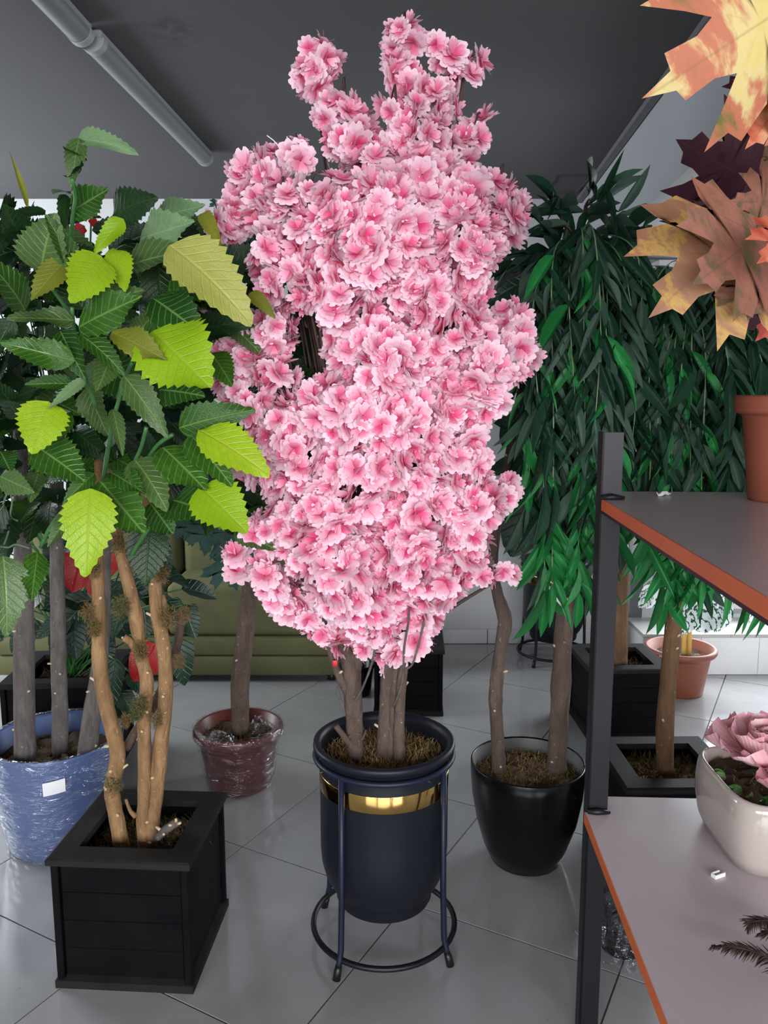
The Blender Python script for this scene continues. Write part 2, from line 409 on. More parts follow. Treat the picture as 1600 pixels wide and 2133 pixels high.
# dropped beam / lowered ceiling on the right, running slightly askew
def bx(y): return .951 + .0703 * (y - 2.9)
bq = [(bx(Yf), Yf), (X1, Yf), (X1, WY), (bx(WY), WY)]
bv = [(x, y, z) for z in (2.12, ZC) for x, y in bq]
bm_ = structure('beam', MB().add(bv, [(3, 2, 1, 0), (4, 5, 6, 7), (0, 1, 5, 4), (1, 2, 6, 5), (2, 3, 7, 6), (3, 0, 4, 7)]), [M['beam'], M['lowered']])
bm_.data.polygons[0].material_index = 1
# stub of the beam back to the wall above the corner
sv = [(bx(WY), WY), (1.42, WY), (1.42, Y1), (bx(Y1), Y1)]
structure('beam_end', MB().add([(x, y, z) for z in (2.12, ZC) for x, y in sv], [(3, 2, 1, 0), (4, 5, 6, 7), (0, 1, 5, 4), (1, 2, 6, 5), (2, 3, 7, 6), (3, 0, 4, 7)]), M['beam'])
tb = MB()
for off, wd, dp in ((-.035, .03, .022),):
    q = [(bx(Yf) + off, Yf), (bx(Yf) + off + wd, Yf), (bx(Y1) + off + wd, Y1), (bx(Y1) + off, Y1)]
    tb.add([(x, y, z) for z in (ZC - dp, ZC) for x, y in q], [(3, 2, 1, 0), (4, 5, 6, 7), (0, 1, 5, 4), (1, 2, 6, 5), (2, 3, 7, 6), (3, 0, 4, 7)])
structure('trim_1', tb, M['trunking'])
# faint hatch frame in the ceiling by the beam
h = MB(); hx0, hx1, hy0, hy1 = .82, 1.0, 4.02, 4.36
for q in ((hx0, hx1, hy0, hy0 + .006), (hx0, hx1, hy1 - .006, hy1), (hx0, hx0 + .012, hy0 + .012, hy1 - .012), (hx1 - .012, hx1, hy0 + .012, hy1 - .012)): h.box(*q, ZC - .006, ZC)
structure('trim_2', h, M['hatch'])
# skirting of upright tiles on the back wall
sk = structure('baseboard_back', MB().box(X0, 1.40, Y1 - .004, Y1 - .0005, 0, .085), M['grout'])
x = X0; k = 0
while x < 1.39:
    w = min(.4, 1.395 - x)
    MB().rbox(x + .002, x + w - .002, Y1 - .014, Y1 - .003, .002, .088, .002, 1).build('tile', M['base_tile'], sk, False); x += w
# raised white step in front of the alcove
st = structure('step', MB().box(1.34, X1, 3.985, WY, 0, .20), M['grout'])
x = 1.33
while x < X1 - .05:
    w = min(.3, X1 - x)
    MB().box(x + .001, x + w - .001, 3.975, 3.986, .002, .198).build('tile', M['step_tile'], st, False)
    x += w
x = 1.33
while x < X1 - .05:
    w = min(.45, X1 - x)
    MB().box(x + .001, x + w - .001, 3.97, WY, .2, .218).build('tile', M['step_top'], st, False); x += w
MB().box(1.33, 1.341, 3.987, WY, .002, .199).build('tile', M['step_tile'], st, False)

# ------------------------------------------------------------------ leaf, petal and flower shapes (unit length along +y)
def blade(wf, rows, teeth=0.0, fold=.12, droop=.15, wave=0.0, twist=0.0, seed=0):
    rr = random.Random(seed); V, Fc, U = [], [], []
    for i in range(rows + 1):
        v = i / rows; w0 = wf(v); tw = 1 + ((teeth if i % 2 else -teeth) if teeth and 0 < i < rows else 0)
        yo = (.022 if (teeth and i % 2) else 0)
        dz = -droop * v * v; wv = wave * math.sin(v * 9 + seed)
        for c, kk in ((-1, 1), (-.5, .5), (0, 0), (.5, .5), (1, 1)):
            w = w0 * (tw if kk == 1 else 1); x = c * w; z = fold * abs(x) * 1.2 + dz + wv * c * abs(c) + twist * c * w * v
            V.append((x, v + (yo if abs(c) == 1 else 0), z)); U.append((.5 + c * .5 * min(1, wf(v) / .5 + .12), v))
    for i in range(rows):
        for c in range(4):
            k = i * 5 + c; Fc.append((k, k + 1, k + 6, k + 5))
    return np.array(V), Fc, np.array(U)
def elm_w(v): return .02 + .5 * (math.sin(PI * min(1, v ** .72)) ** .85) * (1 - .12 * v)
def lance_w(v): return .015 + .5 * math.sin(PI * v ** .85) ** .8 * (1 - .25 * v)
def oval_w(v): return .03 + .5 * math.sin(PI * v) ** .65
def heart_w(v): return .02 + .5 * (min(1, v / .12) ** .5) * (1 - v ** 2.2) ** .8
def tmesh(name, t, mat): return MB().add(*t).mesh(name, mat)

MAPLE_H = [(0, 1.0), (.07, .86), (.17, .83), (.15, .68), (.20, .57), (.33, .67), (.53, .80), (.51, .665), (.61, .585), (.51, .47), (.45, .385),
           (.60, .42), (.80, .36), (.665, .275), (.645, .155), (.46, .145), (.28, .09), (.14, .0), (.03, .07)]
def maple(cup=.1, seed=0, smooth=0):
    rr = random.Random(seed)
    out = [(x, y) for x, y in MAPLE_H] + [(-x, y) for x, y in MAPLE_H[:0:-1]]
    out = [(x + rr.uniform(-.012, .012), y + rr.uniform(-.012, .012)) for x, y in out]
    c = (0, .36); n = len(out); V = [(c[0], c[1], 0)]; U = [(.5, .36)]
    a1, a2 = rr.uniform(-.12, .12), rr.uniform(0, .16)
    for s in (.33, .66, 1.0):
        for x, y in out:
            px, py = c[0] + (x - c[0]) * s, c[1] + (y - c[1]) * s
            r = math.hypot(px, py - .36); th = math.atan2(px, py - .36)
            z = -cup * r * r * 1.6 + .012 * r * math.cos(5 * th) + a1 * px - a2 * .6 * max(0, py - .4) ** 2
            V.append((px, py, z)); U.append((px * .5 + .5, py))
    Fc = [(0, 1 + (i + 1) % n, 1 + i) for i in range(n)]
    for s in range(2):
        for i in range(n):
            j = (i + 1) % n; Fc.append((1 + s * n + i, 1 + s * n + j, 1 + (s + 1) * n + j, 1 + (s + 1) * n + i))
    return np.array(V), Fc, np.array(U)

def petal(width, length, lift, curl, notch, seed):
    """wedge-shaped petal with a scalloped two-lobed end; uv.y = distance from the flower centre"""
    rr = random.Random(seed); V, U, Fc = [], [], []
    cols = (-1, -.68, -.34, 0, .34, .68, 1)
    for i, v in enumerate((0.06, .58, 1.0)):
        w = width * (.18 + .82 * math.sin(min(1, v * 1.12) * PI / 2)) * (1 if v < 1 else .94)
        for c in cols:
            y = length * v
            if v >= 1: y += length * {0: -notch, .34: .06, .68: .01, 1: -.20}[abs(c)]
            z = lift * (y ** 1.0) + curl * v * v + .10 * width * abs(c) * (1 if v > .3 else 0) + rr.uniform(-.02, .02)
            V.append((c * w, y, z)); U.append((.5 + c * .5, v * length))
    for i in range(2):
        for c in range(6): k = i * 7 + c; Fc.append((k, k + 1, k + 8, k + 7))
    return np.array(V), Fc, np.array(U)
def blossom(seed):
    rr = random.Random(seed); b = MB()
    for n, L, wd, lift, curl, z0 in ((6, 1.0, .50, .10, -.10, 0), (5, .80, .42, .40, -.06, .05), (4, .52, .30, .95, -.02, .08)):
        off = rr.uniform(0, 6)
        for k in range(n):
            th = off + 2 * PI * k / n + rr.uniform(-.15, .15)
            p = petal(wd * rr.uniform(.9, 1.1), L * rr.uniform(.9, 1.08), lift * rr.uniform(.6, 1.4), curl + rr.uniform(-.10, .10), rr.uniform(.08, .2), rr.random())
            m = Matrix.Translation((0, 0, z0)) @ Matrix.Rotation(th, 4, 'Z') @ Matrix.Rotation(rr.uniform(-.25, .25), 4, 'Y')
            b.add(*p, m)
    return np.concatenate(b.v), b.f, np.concatenate(b.u)

# blossom material: pale rims, deep pink throat
a = N('blossom_petal'); u, v = a.uv(); r = a.rand()
c = a.ramp(a.math('ADD', v, a.math('MULTIPLY_ADD', r, .22, -.11)), [(.10, (.72, .06, .20)), (.30, (.86, .20, .37)), (.50, (.93, .46, .60)), (.80, (.96, .71, .81))])
c = a.mix(a.math('MULTIPLY', r, .35), c, (.97, .76, .84))
a.bump(a.noise(90, 2, a.obj()), .15, .002); a.fin(c, .7, spec=.2); a.translucent(c, .22); M['blossom'] = a.m

# ------------------------------------------------------------------ builders
def fuzz(b, pts, nrm, L, w, curl=.6):
    """short bent strands, two triangles each, on points"""
    V, Fc = [], []
    for p, n in zip(pts, nrm):
        d = (Vector(n) + rv(curl)).normalized(); l = L * random.uniform(.5, 1.3); s = d.cross(rv()).normalized() * w
        q = p + d * l * .5; d2 = (d + rv(curl)).normalized(); e = q + d2 * l * .5; k = len(V)
        V += [(p - s)[:], (p + s)[:], (q + s * .7)[:], (q - s * .7)[:], e[:]]; Fc += [(k, k + 1, k + 2, k + 3), (k + 3, k + 2, k + 4)]
    if V: b.add(V, Fc)
def moss_ball(parent, c, r, n=130, mat='moss', sq=(1, 1, 1)):
    b = MB(); pts, nr = [], []
    for _ in range(n):
        d = rv().normalized(); pts.append(Vector(c) + Vector((d.x * sq[0], d.y * sq[1], d.z * sq[2])) * r * random.uniform(.3, 1.0)); nr.append(d)
    fuzz(b, pts, nr, r * .75, r * .032, 1.3)
    return b.build('moss_clump', M[mat], parent)
def soil(parent, c, rx, ry=None, z=0, sq=0, mat='soil', fz='moss', nf=900, name='soil', bumpy=.012, fl=.03, mound=.0):
    """soil surface with loose moss strands standing on it"""
    b = MB(); n, rings = 36, 7; V = [(c[0], c[1], z + mound)]; ry = ry or rx
    for j in range(1, rings + 1):
        for k in range(n):
            th = 2 * PI * k / n; x, y = math.cos(th), math.sin(th)
            if sq: q = (abs(x) ** sq + abs(y) ** sq) ** (-1 / sq); x, y = x * q, y * q
            s = j / rings
            V.append((c[0] + x * rx * s, c[1] + y * ry * s, z + mound * (1 - s * s) + (random.uniform(-1, 1) * bumpy if j < rings else -.004)))
    Fc = [(0, 1 + k, 1 + (k + 1) % n) for k in range(n)] + [(1 + j * n + k, 1 + j * n + n + k, 1 + j * n + n + (k + 1) % n, 1 + j * n + (k + 1) % n) for j in range(rings - 1) for k in range(n)]
    o = tag(b.add(V, Fc).build(name, M[mat], parent), kind='stuff')
    for fm, nn in (fz if isinstance(fz, list) else [(fz, nf)]):
        f = MB(); pts, nr = [], []
        for _ in range(nn):
            th = random.uniform(0, 2 * PI); s = math.sqrt(random.random()) * .97; x, y = math.cos(th), math.sin(th)
            if sq: q = (abs(x) ** sq + abs(y) ** sq) ** (-1 / sq); x, y = x * q, y * q
            pts.append(Vector((c[0] + x * rx * s, c[1] + y * ry * s, z + mound * (1 - s * s)))); nr.append((0, 0, .8))
        fuzz(f, pts, nr, fl, fl * .065, .75)
        tag(f.build('moss', M[fm], o), kind='stuff')
    return o
def trunk(parent, pts, mat, name='trunk', n=10, wob=.05, knots=0, k=5):
    """pts: (px, py, depth, radius in px)"""
    w = [P(*p[:3]) for p in pts]; rr = [p[3] * mpp(q) for p, q in zip(pts, w)]
    path = smoothpath(w, k); rad = []
    for i in range(len(w) - 1):
        for j in range(k): rad.append(rr[i] + (rr[i + 1] - rr[i]) * j / k)
    rad.append(rr[-1])
    rad = [r * random.uniform(1 - wob, 1 + wob) for r in rad]
    o = MB().tube(path, rad, n, True, wob * .6).build(name, mat, parent)
    for _ in range(knots):
        i = random.randrange(1, len(path) - 1); d = (rv() + Vector((0, -.8, 0))); d.z = abs(d.z) * .3; d.normalize()
        p = path[i] + d * rad[i] * .8
        MB().tube([p, p + d * random.uniform(.008, .016) + Vector((0, 0, random.uniform(-.004, .01)))], [.0045, .003], 6).build('knot', M['knot'], o)
    return o
M['knot'] = plain('cut_wood', (.55, .42, .27), .8)
def planter(parent, cx, cy, s, hgt, rot, nb=4):
    """square black wooden planter: liner, boards, corner strips, rim and plinth"""
    Mx = Matrix.Translation((cx, cy, 0)) @ Matrix.Rotation(rot, 4, 'Z'); h = s / 2
    t = .014
    lb = MB()
    for q in ((-h + t, h - t, -h + t, -h + t + .008), (-h + t, h - t, h - t - .008, h - t), (-h + t, -h + t + .008, -h + t + .008, h - t - .008), (h - t - .008, h - t, -h + t + .008, h - t - .008)):
        lb.box(*q, .03, hgt - .01, Mx)
    lb.box(-h + t, h - t, -h + t, h - t, .012, .03, Mx)
    lin = lb.build('planter', M['planter_black'], parent, False)
    bh = (hgt - .05) / nb
    for k in range(nb):
        z0, z1 = .028 + k * bh + .0005, .028 + (k + 1) * bh - .0005
        for sd in range(4):
            Ms = Mx @ Matrix.Rotation(sd * PI / 2, 4, 'Z')
            MB().rbox(-h + .012, h - .012, -h + random.uniform(0, .0008), -h + t, z0, z1, .0009, 1, Ms).build('board', M['planter_black'], lin, False)
    for sx in (-1, 1):
        for sy in (-1, 1):
            MB().rbox(sx * h - .009, sx * h + .009, sy * h - .009, sy * h + .009, .02, hgt - .02, .002, 1, Mx).build('corner_strip', M['planter_black'], lin, False)
    for sd in range(4):
        Ms = Mx @ Matrix.Rotation(sd * PI / 2, 4, 'Z'); o = h + .017; i = h - .042
        b = MB()
        b.add([(-o, -o, hgt - .018), (o, -o, hgt - .018), (i, -i, hgt - .018), (-i, -i, hgt - .018), (-o, -o, hgt - .004), (o, -o, hgt - .004), (i, -i, hgt), (-i, -i, hgt), (-o + .006, -o + .006, hgt), (o - .006, -o + .006, hgt)],
              [(3, 2, 1, 0), (0, 1, 5, 4), (4, 5, 9, 8), (8, 9, 6, 7), (2, 3, 7, 6), (1, 2, 6, 9, 5), (3, 0, 4, 8, 7)], None, Ms)
        b.build('rim', M['planter_rim'], lin, False)
        o = h + .013
        MB().add([(-o, -o, 0), (o, -o, 0), (h - .02, -h + .02, 0), (-h + .02, -h + .02, 0), (-o, -o, .02), (o, -o, .02), (h - .02, -h + .02, .03), (-h + .02, -h + .02, .03)],
                 [(3, 2, 1, 0), (0, 1, 5, 4), (4, 5, 6, 7), (2, 3, 7, 6), (1, 2, 6, 5), (3, 0, 4, 7)], None, Ms).build('plinth', M['planter_rim'], lin, False)
    return lin
def leafset(name, wf, rows, teeth, mats, n=4, fold=.16, droop=(.05, .35), wave=.05):
    out = {}
    ts = [blade(wf, rows, teeth, fold * random.uniform(.3, 1.6), random.uniform(*droop), wave * random.uniform(.3, 1.5), random.uniform(-.3, .3), k) for k in range(n)]
    for m in mats: out[m] = [tmesh(name, t, M[m]) for t in ts]
    return out, ts
elm, elm_t = leafset('elm_leaf', elm_w, 22, .085, ('leaf_green', 'leaf_dark', 'leaf_pale', 'leaf_lime', 'leaf_olive', 'leaf_sage'))
def put_leaf(parent, meshes, b, t, wr, nrm=None, name='leaf', tilt=.35):
    b, t = Vector(b), Vector(t); L = (t - b).length
    n = nrm if nrm is not None else tocam(b) + Vector((0, 0, .45)) + rv(tilt)
    return inst(name, random.choice(meshes), frame(b, t - b, n, L * wr, L), parent)

# ================================================================== 1. pink blossom tree in its navy pot on a ring stand
PX, PY = 0.0, 1.97
def ring_stand(cx, cy, label, s=1.0, phase=-125, mat='stand_navy'):
    t = thing('plant_stand', (cx, cy, 0), label, 'stand', 'ring plant stands')
    def ring(r, z, rr, n=56): 
        b = MB(); V, Fc = [], []
        for i in range(n):
            th = 2 * PI * i / n
            for k in range(8):
                f = 2 * PI * k / 8; V.append((cx + (r + rr * math.cos(f)) * math.cos(th), cy + (r + rr * math.cos(f)) * math.sin(th), z + rr * math.sin(f)))
        for i in range(n):
            for k in range(8): Fc.append((i * 8 + k, ((i + 1) % n) * 8 + k, ((i + 1) % n) * 8 + (k + 1) % 8, i * 8 + (k + 1) % 8))
        return b.add(V, Fc)
    ring(.178, .522, .0075).build('top_ring', M[mat], t); ring(.189, .045, .0075).build('bottom_ring', M['black_metal'], t)
    for q in range(4):
        th = R(phase + 90 * q); d = Vector((math.cos(th), math.sin(th), 0)); c = Vector((cx, cy, 0))
        leg = MB().tube([c + d * .180 + Vector((0, 0, .52)), c + d * .183 + Vector((0, 0, .20)), c + d * .187 + Vector((0, 0, .07)), c + d * .193 + Vector((0, 0, .045)), c + d * .203 + Vector((0, 0, .012))], .0078, 8).build('leg', M[mat], t)
        MB().tube([c + d * .1965 + Vector((0, 0, .034)), c + d * .2005 + Vector((0, 0, .022)), c + d * .207 + Vector((0, 0, .0))], [.0085, .0095, .0105], 10).build('rubber_foot', M['rubber'], leg)
    return t
ring_stand(PX, PY, 'navy metal ring stand with four legs holding the blossom tree pot')
def tall_pot(parent, cx, cy, body, z0=.12):
    prof = [(.085, 0), (.122, 0), (.126, .008), (.1275, .030), (.131, .034), (.143, .052), (.156, .080), (.1645, .115), (.167, .15), (.167, .20), (.167, .315), (.1675, .318), (.1675, .366), (.167, .369), (.1665, .40), (.169, .412), (.180, .42), (.184, .428), (.183, .437), (.177, .441), (.166, .438), (.163, .42), (.161, .30), (.1, .29)]
    pot = MB().lathe(prof, 64, (cx, cy, z0)).build('pot', body, parent)
    MB().lathe([(.1677, .3195), (.1682, .3215), (.1682, .3625), (.1677, .3645)], 64, (cx, cy, z0)).build('gold_band', M['gold'], pot)
    pot['label'] = 'tall round pot with a rolled rim'
    return pot
tree = thing('potted_blossom_tree', (PX, PY, .12), 'tall artificial tree covered in pink blossom in a navy pot with gold band', 'tree')
tall_pot(tree, PX, PY, M['navy'])
soil(tree, (PX, PY), .162, z=.50, mat='soil_brown', fz=[('moss', 1500), ('moss_gold', 2600)], fl=.028, mound=.012)
bk = M['bark_pink']
trunk(tree, [(742, 1580, 1.93, 15), (738, 1500, 1.93, 18), (734, 1430, 1.94, 20), (728, 1380, 1.95, 19), (705, 1330, 1.96, 12), (690, 1260, 1.97, 10), (660, 1120, 1.98, 8), (650, 900, 2.0, 6)], bk, knots=5)
trunk(tree, [(733, 1440, 1.94, 12), (745, 1370, 1.95, 13), (757, 1330, 1.96, 10), (770, 1200, 1.98, 8), (770, 1000, 2.0, 6)], bk, 'branch')
trunk(tree, [(733, 1462, 1.94, 8), (712, 1420, 1.93, 9), (692, 1370, 1.92, 7), (678, 1310, 1.92, 6), (640, 1220, 1.93, 5)], bk, 'branch', knots=2)
trunk(tree, [(745, 1568, 1.93, 8), (722, 1540, 1.91, 7), (700, 1512, 1.90, 6)], bk, 'cut_branch')
trunk(tree, [(722, 1540, 1.91, 3), (738, 1528, 1.91, 2), (752, 1530, 1.91, 2)], bk, 'twig', k=3)
trunk(tree, [(748, 1550, 1.93, 3), (757, 1535, 1.92, 2.5), (763, 1520, 1.92, 1.5)], bk, 'twig', k=3)
trunk(tree, [(800, 1582, 1.95, 17), (805, 1500, 1.95, 17), (808, 1420, 1.96, 16), (815, 1350, 1.97, 15), (822, 1250, 1.98, 14), (830, 1000, 2.0, 11), (850, 700, 2.0, 8), (860, 300, 2.0, 5)], bk, knots=4)
trunk(tree, [(812, 1582, 1.94, 10), (818, 1500, 1.94, 10), (820, 1430, 1.95, 10), (835, 1330, 1.97, 9), (850, 1200, 1.98, 8)], bk)
trunk(tree, [(832, 1582, 1.93, 14), (831, 1510, 1.93, 12), (836, 1430, 1.94, 11), (845, 1350, 1.95, 9), (850, 1250, 1.96, 7), (900, 1050, 1.98, 6)], bk, knots=3)
for q in ([(820, 1472, 1.92), (838, 1420, 1.88), (842, 1350, 1.86), (850, 1300, 1.84), (852, 1262, 1.84)], [(842, 1395, 1.87), (858, 1385, 1.86), (870, 1350, 1.85), (880, 1310, 1.85), (890, 1270, 1.85)],
          [(740, 1460, 1.90), (752, 1440, 1.89), (765, 1410, 1.88), (775, 1380, 1.9), (782, 1350, 1.92)], [(718, 1480, 1.9), (708, 1455, 1.9), (703, 1430, 1.9)]):
    trunk(tree, [(*p, 2.4) for p in q], M['bark_grey'], 'twig', 6, .15)
# sprays: (x1, y1, x2, y2, radius) as they stand in the crown, each given its own depth
SPR = [(842, 78, 842, 92, 46), (912, 105, 945, 132, 36), (988, 135, 965, 165, 26), (832, 158, 858, 190, 44), (815, 222, 826, 226, 26), (880, 230, 868, 300, 62), (1000, 250, 985, 292, 27), (960, 305, 930, 360, 44), (855, 320, 870, 420, 68), (900, 190, 940, 210, 36),
       (664, 122, 655, 168, 47), (712, 205, 720, 212, 27), (690, 240, 742, 262, 42), (715, 288, 755, 318, 48), (778, 350, 800, 400, 52),
       (562, 335, 556, 372, 40), (512, 360, 508, 405, 38), (590, 385, 600, 420, 30), (622, 312, 625, 322, 15), (500, 435, 470, 482, 40), (430, 492, 424, 488, 17), (560, 440, 640, 490, 52), (545, 520, 560, 560, 42),
       (640, 405, 705, 395, 44), (1032, 378, 1040, 385, 30), (1062, 430, 1055, 460, 38), (1035, 480, 1000, 525, 50), (960, 410, 965, 540, 66), (600, 585, 705, 620, 62), (720, 470, 760, 540, 80), (790, 460, 860, 560, 95), (870, 600, 935, 675, 86), (975, 600, 960, 630, 52),
       (475, 650, 450, 662, 40), (520, 700, 570, 690, 52), (490, 740, 585, 780, 50), (492, 800, 550, 865, 48), (740, 690, 800, 760, 84), (880, 725, 900, 760, 76), (1060, 668, 1070, 712, 44), (1088, 742, 1010, 790, 44), (1000, 820, 905, 860, 62), (700, 850, 850, 885, 82),
       (660, 830, 640, 850, 36), (600, 890, 640, 960, 74), (548, 920, 590, 1010, 44), (520, 985, 530, 1000, 36), (850, 965, 930, 965, 84), (985, 900, 990, 915, 40), (990, 965, 985, 990, 38), (760, 985, 705, 1060, 100), (605, 1065, 560, 1110, 50), (650, 1125, 705, 1180, 82),
       (1066, 1015, 1050, 1040, 33), (1000, 1050, 960, 1110, 60), (885, 1065, 850, 1150, 92), (965, 1150, 905, 1225, 56), (1066, 1188, 1005, 1195, 26), (492, 1160, 500, 1178, 32), (555, 1190, 600, 1252, 42), (640, 1275, 705, 1322, 44), (720, 1210, 785, 1260, 82), (755, 1340, 825, 1345, 36),
       (850, 1240, 885, 1285, 46), (820, 1398, 823, 1408, 22), (862, 1335, 872, 1345, 24), (1010, 730, 990, 700, 34)]
def halfw(y):
    ks = ((30, 60), (300, 200), (480, 330), (650, 320), (800, 330), (950, 300), (1050, 290), (1200, 270), (1300, 130), (1420, 40))
    for (y0, a0), (y1, a1) in zip(ks, ks[1:]):
        if y <= y1: return a0 + (a1 - a0) * max(0, (y - y0)) / (y1 - y0)
    return 40
caps = []
for (x1, y1, x2, y2, r) in SPR:
    ys = []
    for x, y in ((x1, y1), (x2, y2)):
        w = halfw(y) * 1.05; xc = 800
        off = math.sqrt(max(0, 1 - ((x - xc) / w) ** 2)) * w * .0012 * .62 - r * .0012 * .7
        ys.append(PY - max(0, off) + random.uniform(-.03, .03))
    a_, b_ = P(x1, y1, ys[0]), P(x2, y2, ys[1]); caps.append((a_, b_, r * mpp(a_)))
def segd(p, a_, b_):
    ab = b_ - a_; t = max(0, min(1, (p - a_).dot(ab) / max(1e-9, ab.length_squared))); return (p - a_ - ab * t).length
FR = .037                                       # flower radius
flowers = []                                    # (position, normal, scale, front?)
def on_capsule(a_, b_, r, spacing, front):
    L = (b_ - a_).length; area_ = 2 * PI * r * L + 4 * PI * r * r; n = int(area_ / spacing ** 2) + 3
    ab = (b_ - a_).normalized() if L > 1e-6 else Vector((0, 0, 1))
    re = max(.015, r - .021)
    pts = []
    for _ in range(n * 8):
        if len(pts) >= n: break
        d = rv().normalized()
        if random.random() < (L / (L + 2 * r)):
            d = (d - ab * d.dot(ab)).normalized(); p = a_ + ab * random.uniform(0, L) + d * re
        else: p = (b_ if d.dot(ab) > 0 else a_) + d * re
        if all((p - q).length > spacing * .72 for q, _ in pts): pts.append((p, d))
    return pts
for ci, (a_, b_, r) in enumerate(caps):
    for p, d in on_capsule(a_, b_, r, .0395, True):
        if d.y > .45: continue
        if any(segd(p, A, B) < rr * .62 for cj, (A, B, rr) in enumerate(caps) if cj != ci): continue
        flowers.append((p, d, FR * random.uniform(.72, 1.12), True))
# the far side of the crown: the same sprays mirrored behind the axis, more loosely covered
for ci, (a_, b_, r) in enumerate(caps):
    A, B = Vector((a_.x * .8, 2 * PY + .02 - a_.y, a_.z)), Vector((b_.x * .8, 2 * PY + .02 - b_.y, b_.z))
    if A.y < PY + .08 or A.z > 1.75: continue
    for p, d in on_capsule(A, B, r * .9, .06, False):
        if 640 < 800 + p.x / mpp(p) < 690 and 1.2 < p.z < 1.6: continue
        flowers.append((p, d, FR * random.uniform(.8, 1.1), False))
hole = lambda p: abs((800 + p.x / mpp(p)) - 650) < 26 and 640 < (1066.5 - ((p.y * sP + (p.z - HC) * cP)) / mpp(p)) < 790
flowers = [f for f in flowers if not hole(f[0])]
bt = [blossom(k) for k in range(5)]; bme = [tmesh('blossom', t, M['blossom']) for t in bt]
cell = {}
fm = []
for i, (p, d, s, fr) in enumerate(flowers):
    n = d + Vector((0, -.35, .15)) + rv(.35) if fr else d + rv(.3)
    fm.append(frame(p, rv(), n, s, s, s))
    if fr:
        q = (int((800 + p.x / mpp(p)) / 26), int((p.z / mpp(p)) / 26))
        if q not in cell or flowers[cell[q]][0].y > p.y: cell[q] = i
top = sorted(cell.values(), key=lambda i: -flowers[i][2] / mpp(flowers[i][0]))[:300]
tops = set(top)
for i in top: inst('blossom', random.choice(bme), fm[i], tree)
b = MB()
for i in range(len(flowers)):
    if i not in tops: b.add(*random.choice(bt), fm[i])
tag(b.build('blossoms', M['blossom'], tree), kind='stuff')
# a thin woody branch up through each spray
for a_, b_, r in caps:
    foot = P(random.choice((740, 815, 835)), 1330, 1.97) + rv(.01)
    lo_, hi_ = (a_, b_) if a_.z < b_.z else (b_, a_)
    mid = foot.lerp(lo_, .55) + Vector((0, .04, .0)); mid.x = foot.x + (lo_.x - foot.x) * .62
    MB().tube(smoothpath([foot, mid, lo_, hi_ + Vector((0, 0, r * .4))], 3), [.006, .0055, .005, .0045, .004, .004, .0035, .003, .0025, .002][:10], 5).build('branch', M['twig'], tree)
# bare stems in the gap on the left
for k in range(16):
    x = 632 + k * 2.6; yb = 1.98 + random.uniform(-.03, .06)
    MB().tube(smoothpath([P(x + random.uniform(0, 30) + 30, 1120, yb), P(x + 10 + random.uniform(-6, 6), 800, yb), P(x - 8 + random.uniform(-6, 6), 650, yb), P(x - 25, 520, yb)], 3), .0028, 5).build('stem', M['twig'], tree)
# pale bare stamens left of the crown's shoulder
for x, y in ((556, 282), (598, 284), (612, 300), (585, 300)):
    b = MB().tube(smoothpath([P(592, 330, 1.9), P((592 + x) / 2 + 3, (330 + y) / 2 - 6, 1.9), P(x, y, 1.89)], 3), .0012, 5); b.build('stamen', M['white'], tree)
# red tag hanging low on the left trunk
tg = thing('hanging_tag', P(700, 1385, 1.9), 'small red tag on a thread hanging under the pink blossom by the left trunk', 'tag')
MB().rbox(-.0065, .0065, -.001, .001, -.009, .007, .0008, 1, Matrix.Translation(P(698, 1381, 1.9))).build('tag_plate', M['red'], tg)
MB().tube([P(700, 1378, 1.9), P(703, 1340, 1.9), P(704, 1300, 1.905)], .0012, 5).build('thread', M['red'], tg)

# ================================================================== 2. serrated-leaf tree in the black planter, left
et = thing('potted_leafy_tree', (-.625, 1.935, 0), 'artificial tree with serrated green and lime leaves in a square black wooden planter', 'tree')
planter(et, -.625, 1.935, .318, .345, R(-3.5))
soil(et, (-.625, 1.935), .128, z=.275, sq=8, mat='soil', fz=[('moss', 700), ('moss_green', 900)], fl=.03, mound=.01)
bt_ = M['bark_tan']
trunk(et, [(258, 1785, 1.90, 17), (240, 1690, 1.90, 16), (233, 1640, 1.90, 16), (245, 1570, 1.91, 17), (222, 1470, 1.92, 16), (207, 1380, 1.92, 15), (206, 1270, 1.92, 14), (203, 1160, 1.93, 13), (210, 1040, 1.95, 11), (205, 960, 1.99, 9)], bt_, knots=9)
trunk(et, [(308, 1790, 1.91, 16), (298, 1720, 1.91, 14), (302, 1640, 1.91, 14), (300, 1500, 1.92, 14), (306, 1420, 1.92, 14), (293, 1365, 1.92, 13), (284, 1290, 1.92, 15), (264, 1200, 1.93, 13), (245, 1120, 1.94, 11), (235, 980, 1.96, 9)], bt_, knots=8)
trunk(et, [(318, 1790, 1.93, 16), (312, 1740, 1.92, 17), (325, 1650, 1.92, 16), (334, 1560, 1.92, 16), (345, 1450, 1.92, 15), (341, 1350, 1.92, 15), (326, 1270, 1.92, 14), (322, 1200, 1.93, 13), (308, 1110, 1.95, 12), (300, 950, 1.97, 9)], bt_, knots=8)
trunk(et, [(294, 1372, 1.915, 9), (275, 1340, 1.905, 9), (258, 1328, 1.90, 8)], bt_, 'cut_branch', knots=1)
trunk(et, [(335, 1330, 1.93, 10), (340, 1270, 1.93, 9), (336, 1240, 1.94, 8)], bt_, 'branch')
trunk(et, [(262, 1560, 1.95, 9), (285, 1520, 1.96, 9), (320, 1470, 2.0, 10), (352, 1400, 2.0, 10), (372, 1330, 2.0, 9), (378, 1275, 2.0, 8)], M['bark_dark'], 'branch', knots=2)
trunk(et, [(262, 1665, 1.89, 3), (272, 1690, 1.90, 4), (283, 1700, 1.905, 6)], bt_, 'twig', k=3)
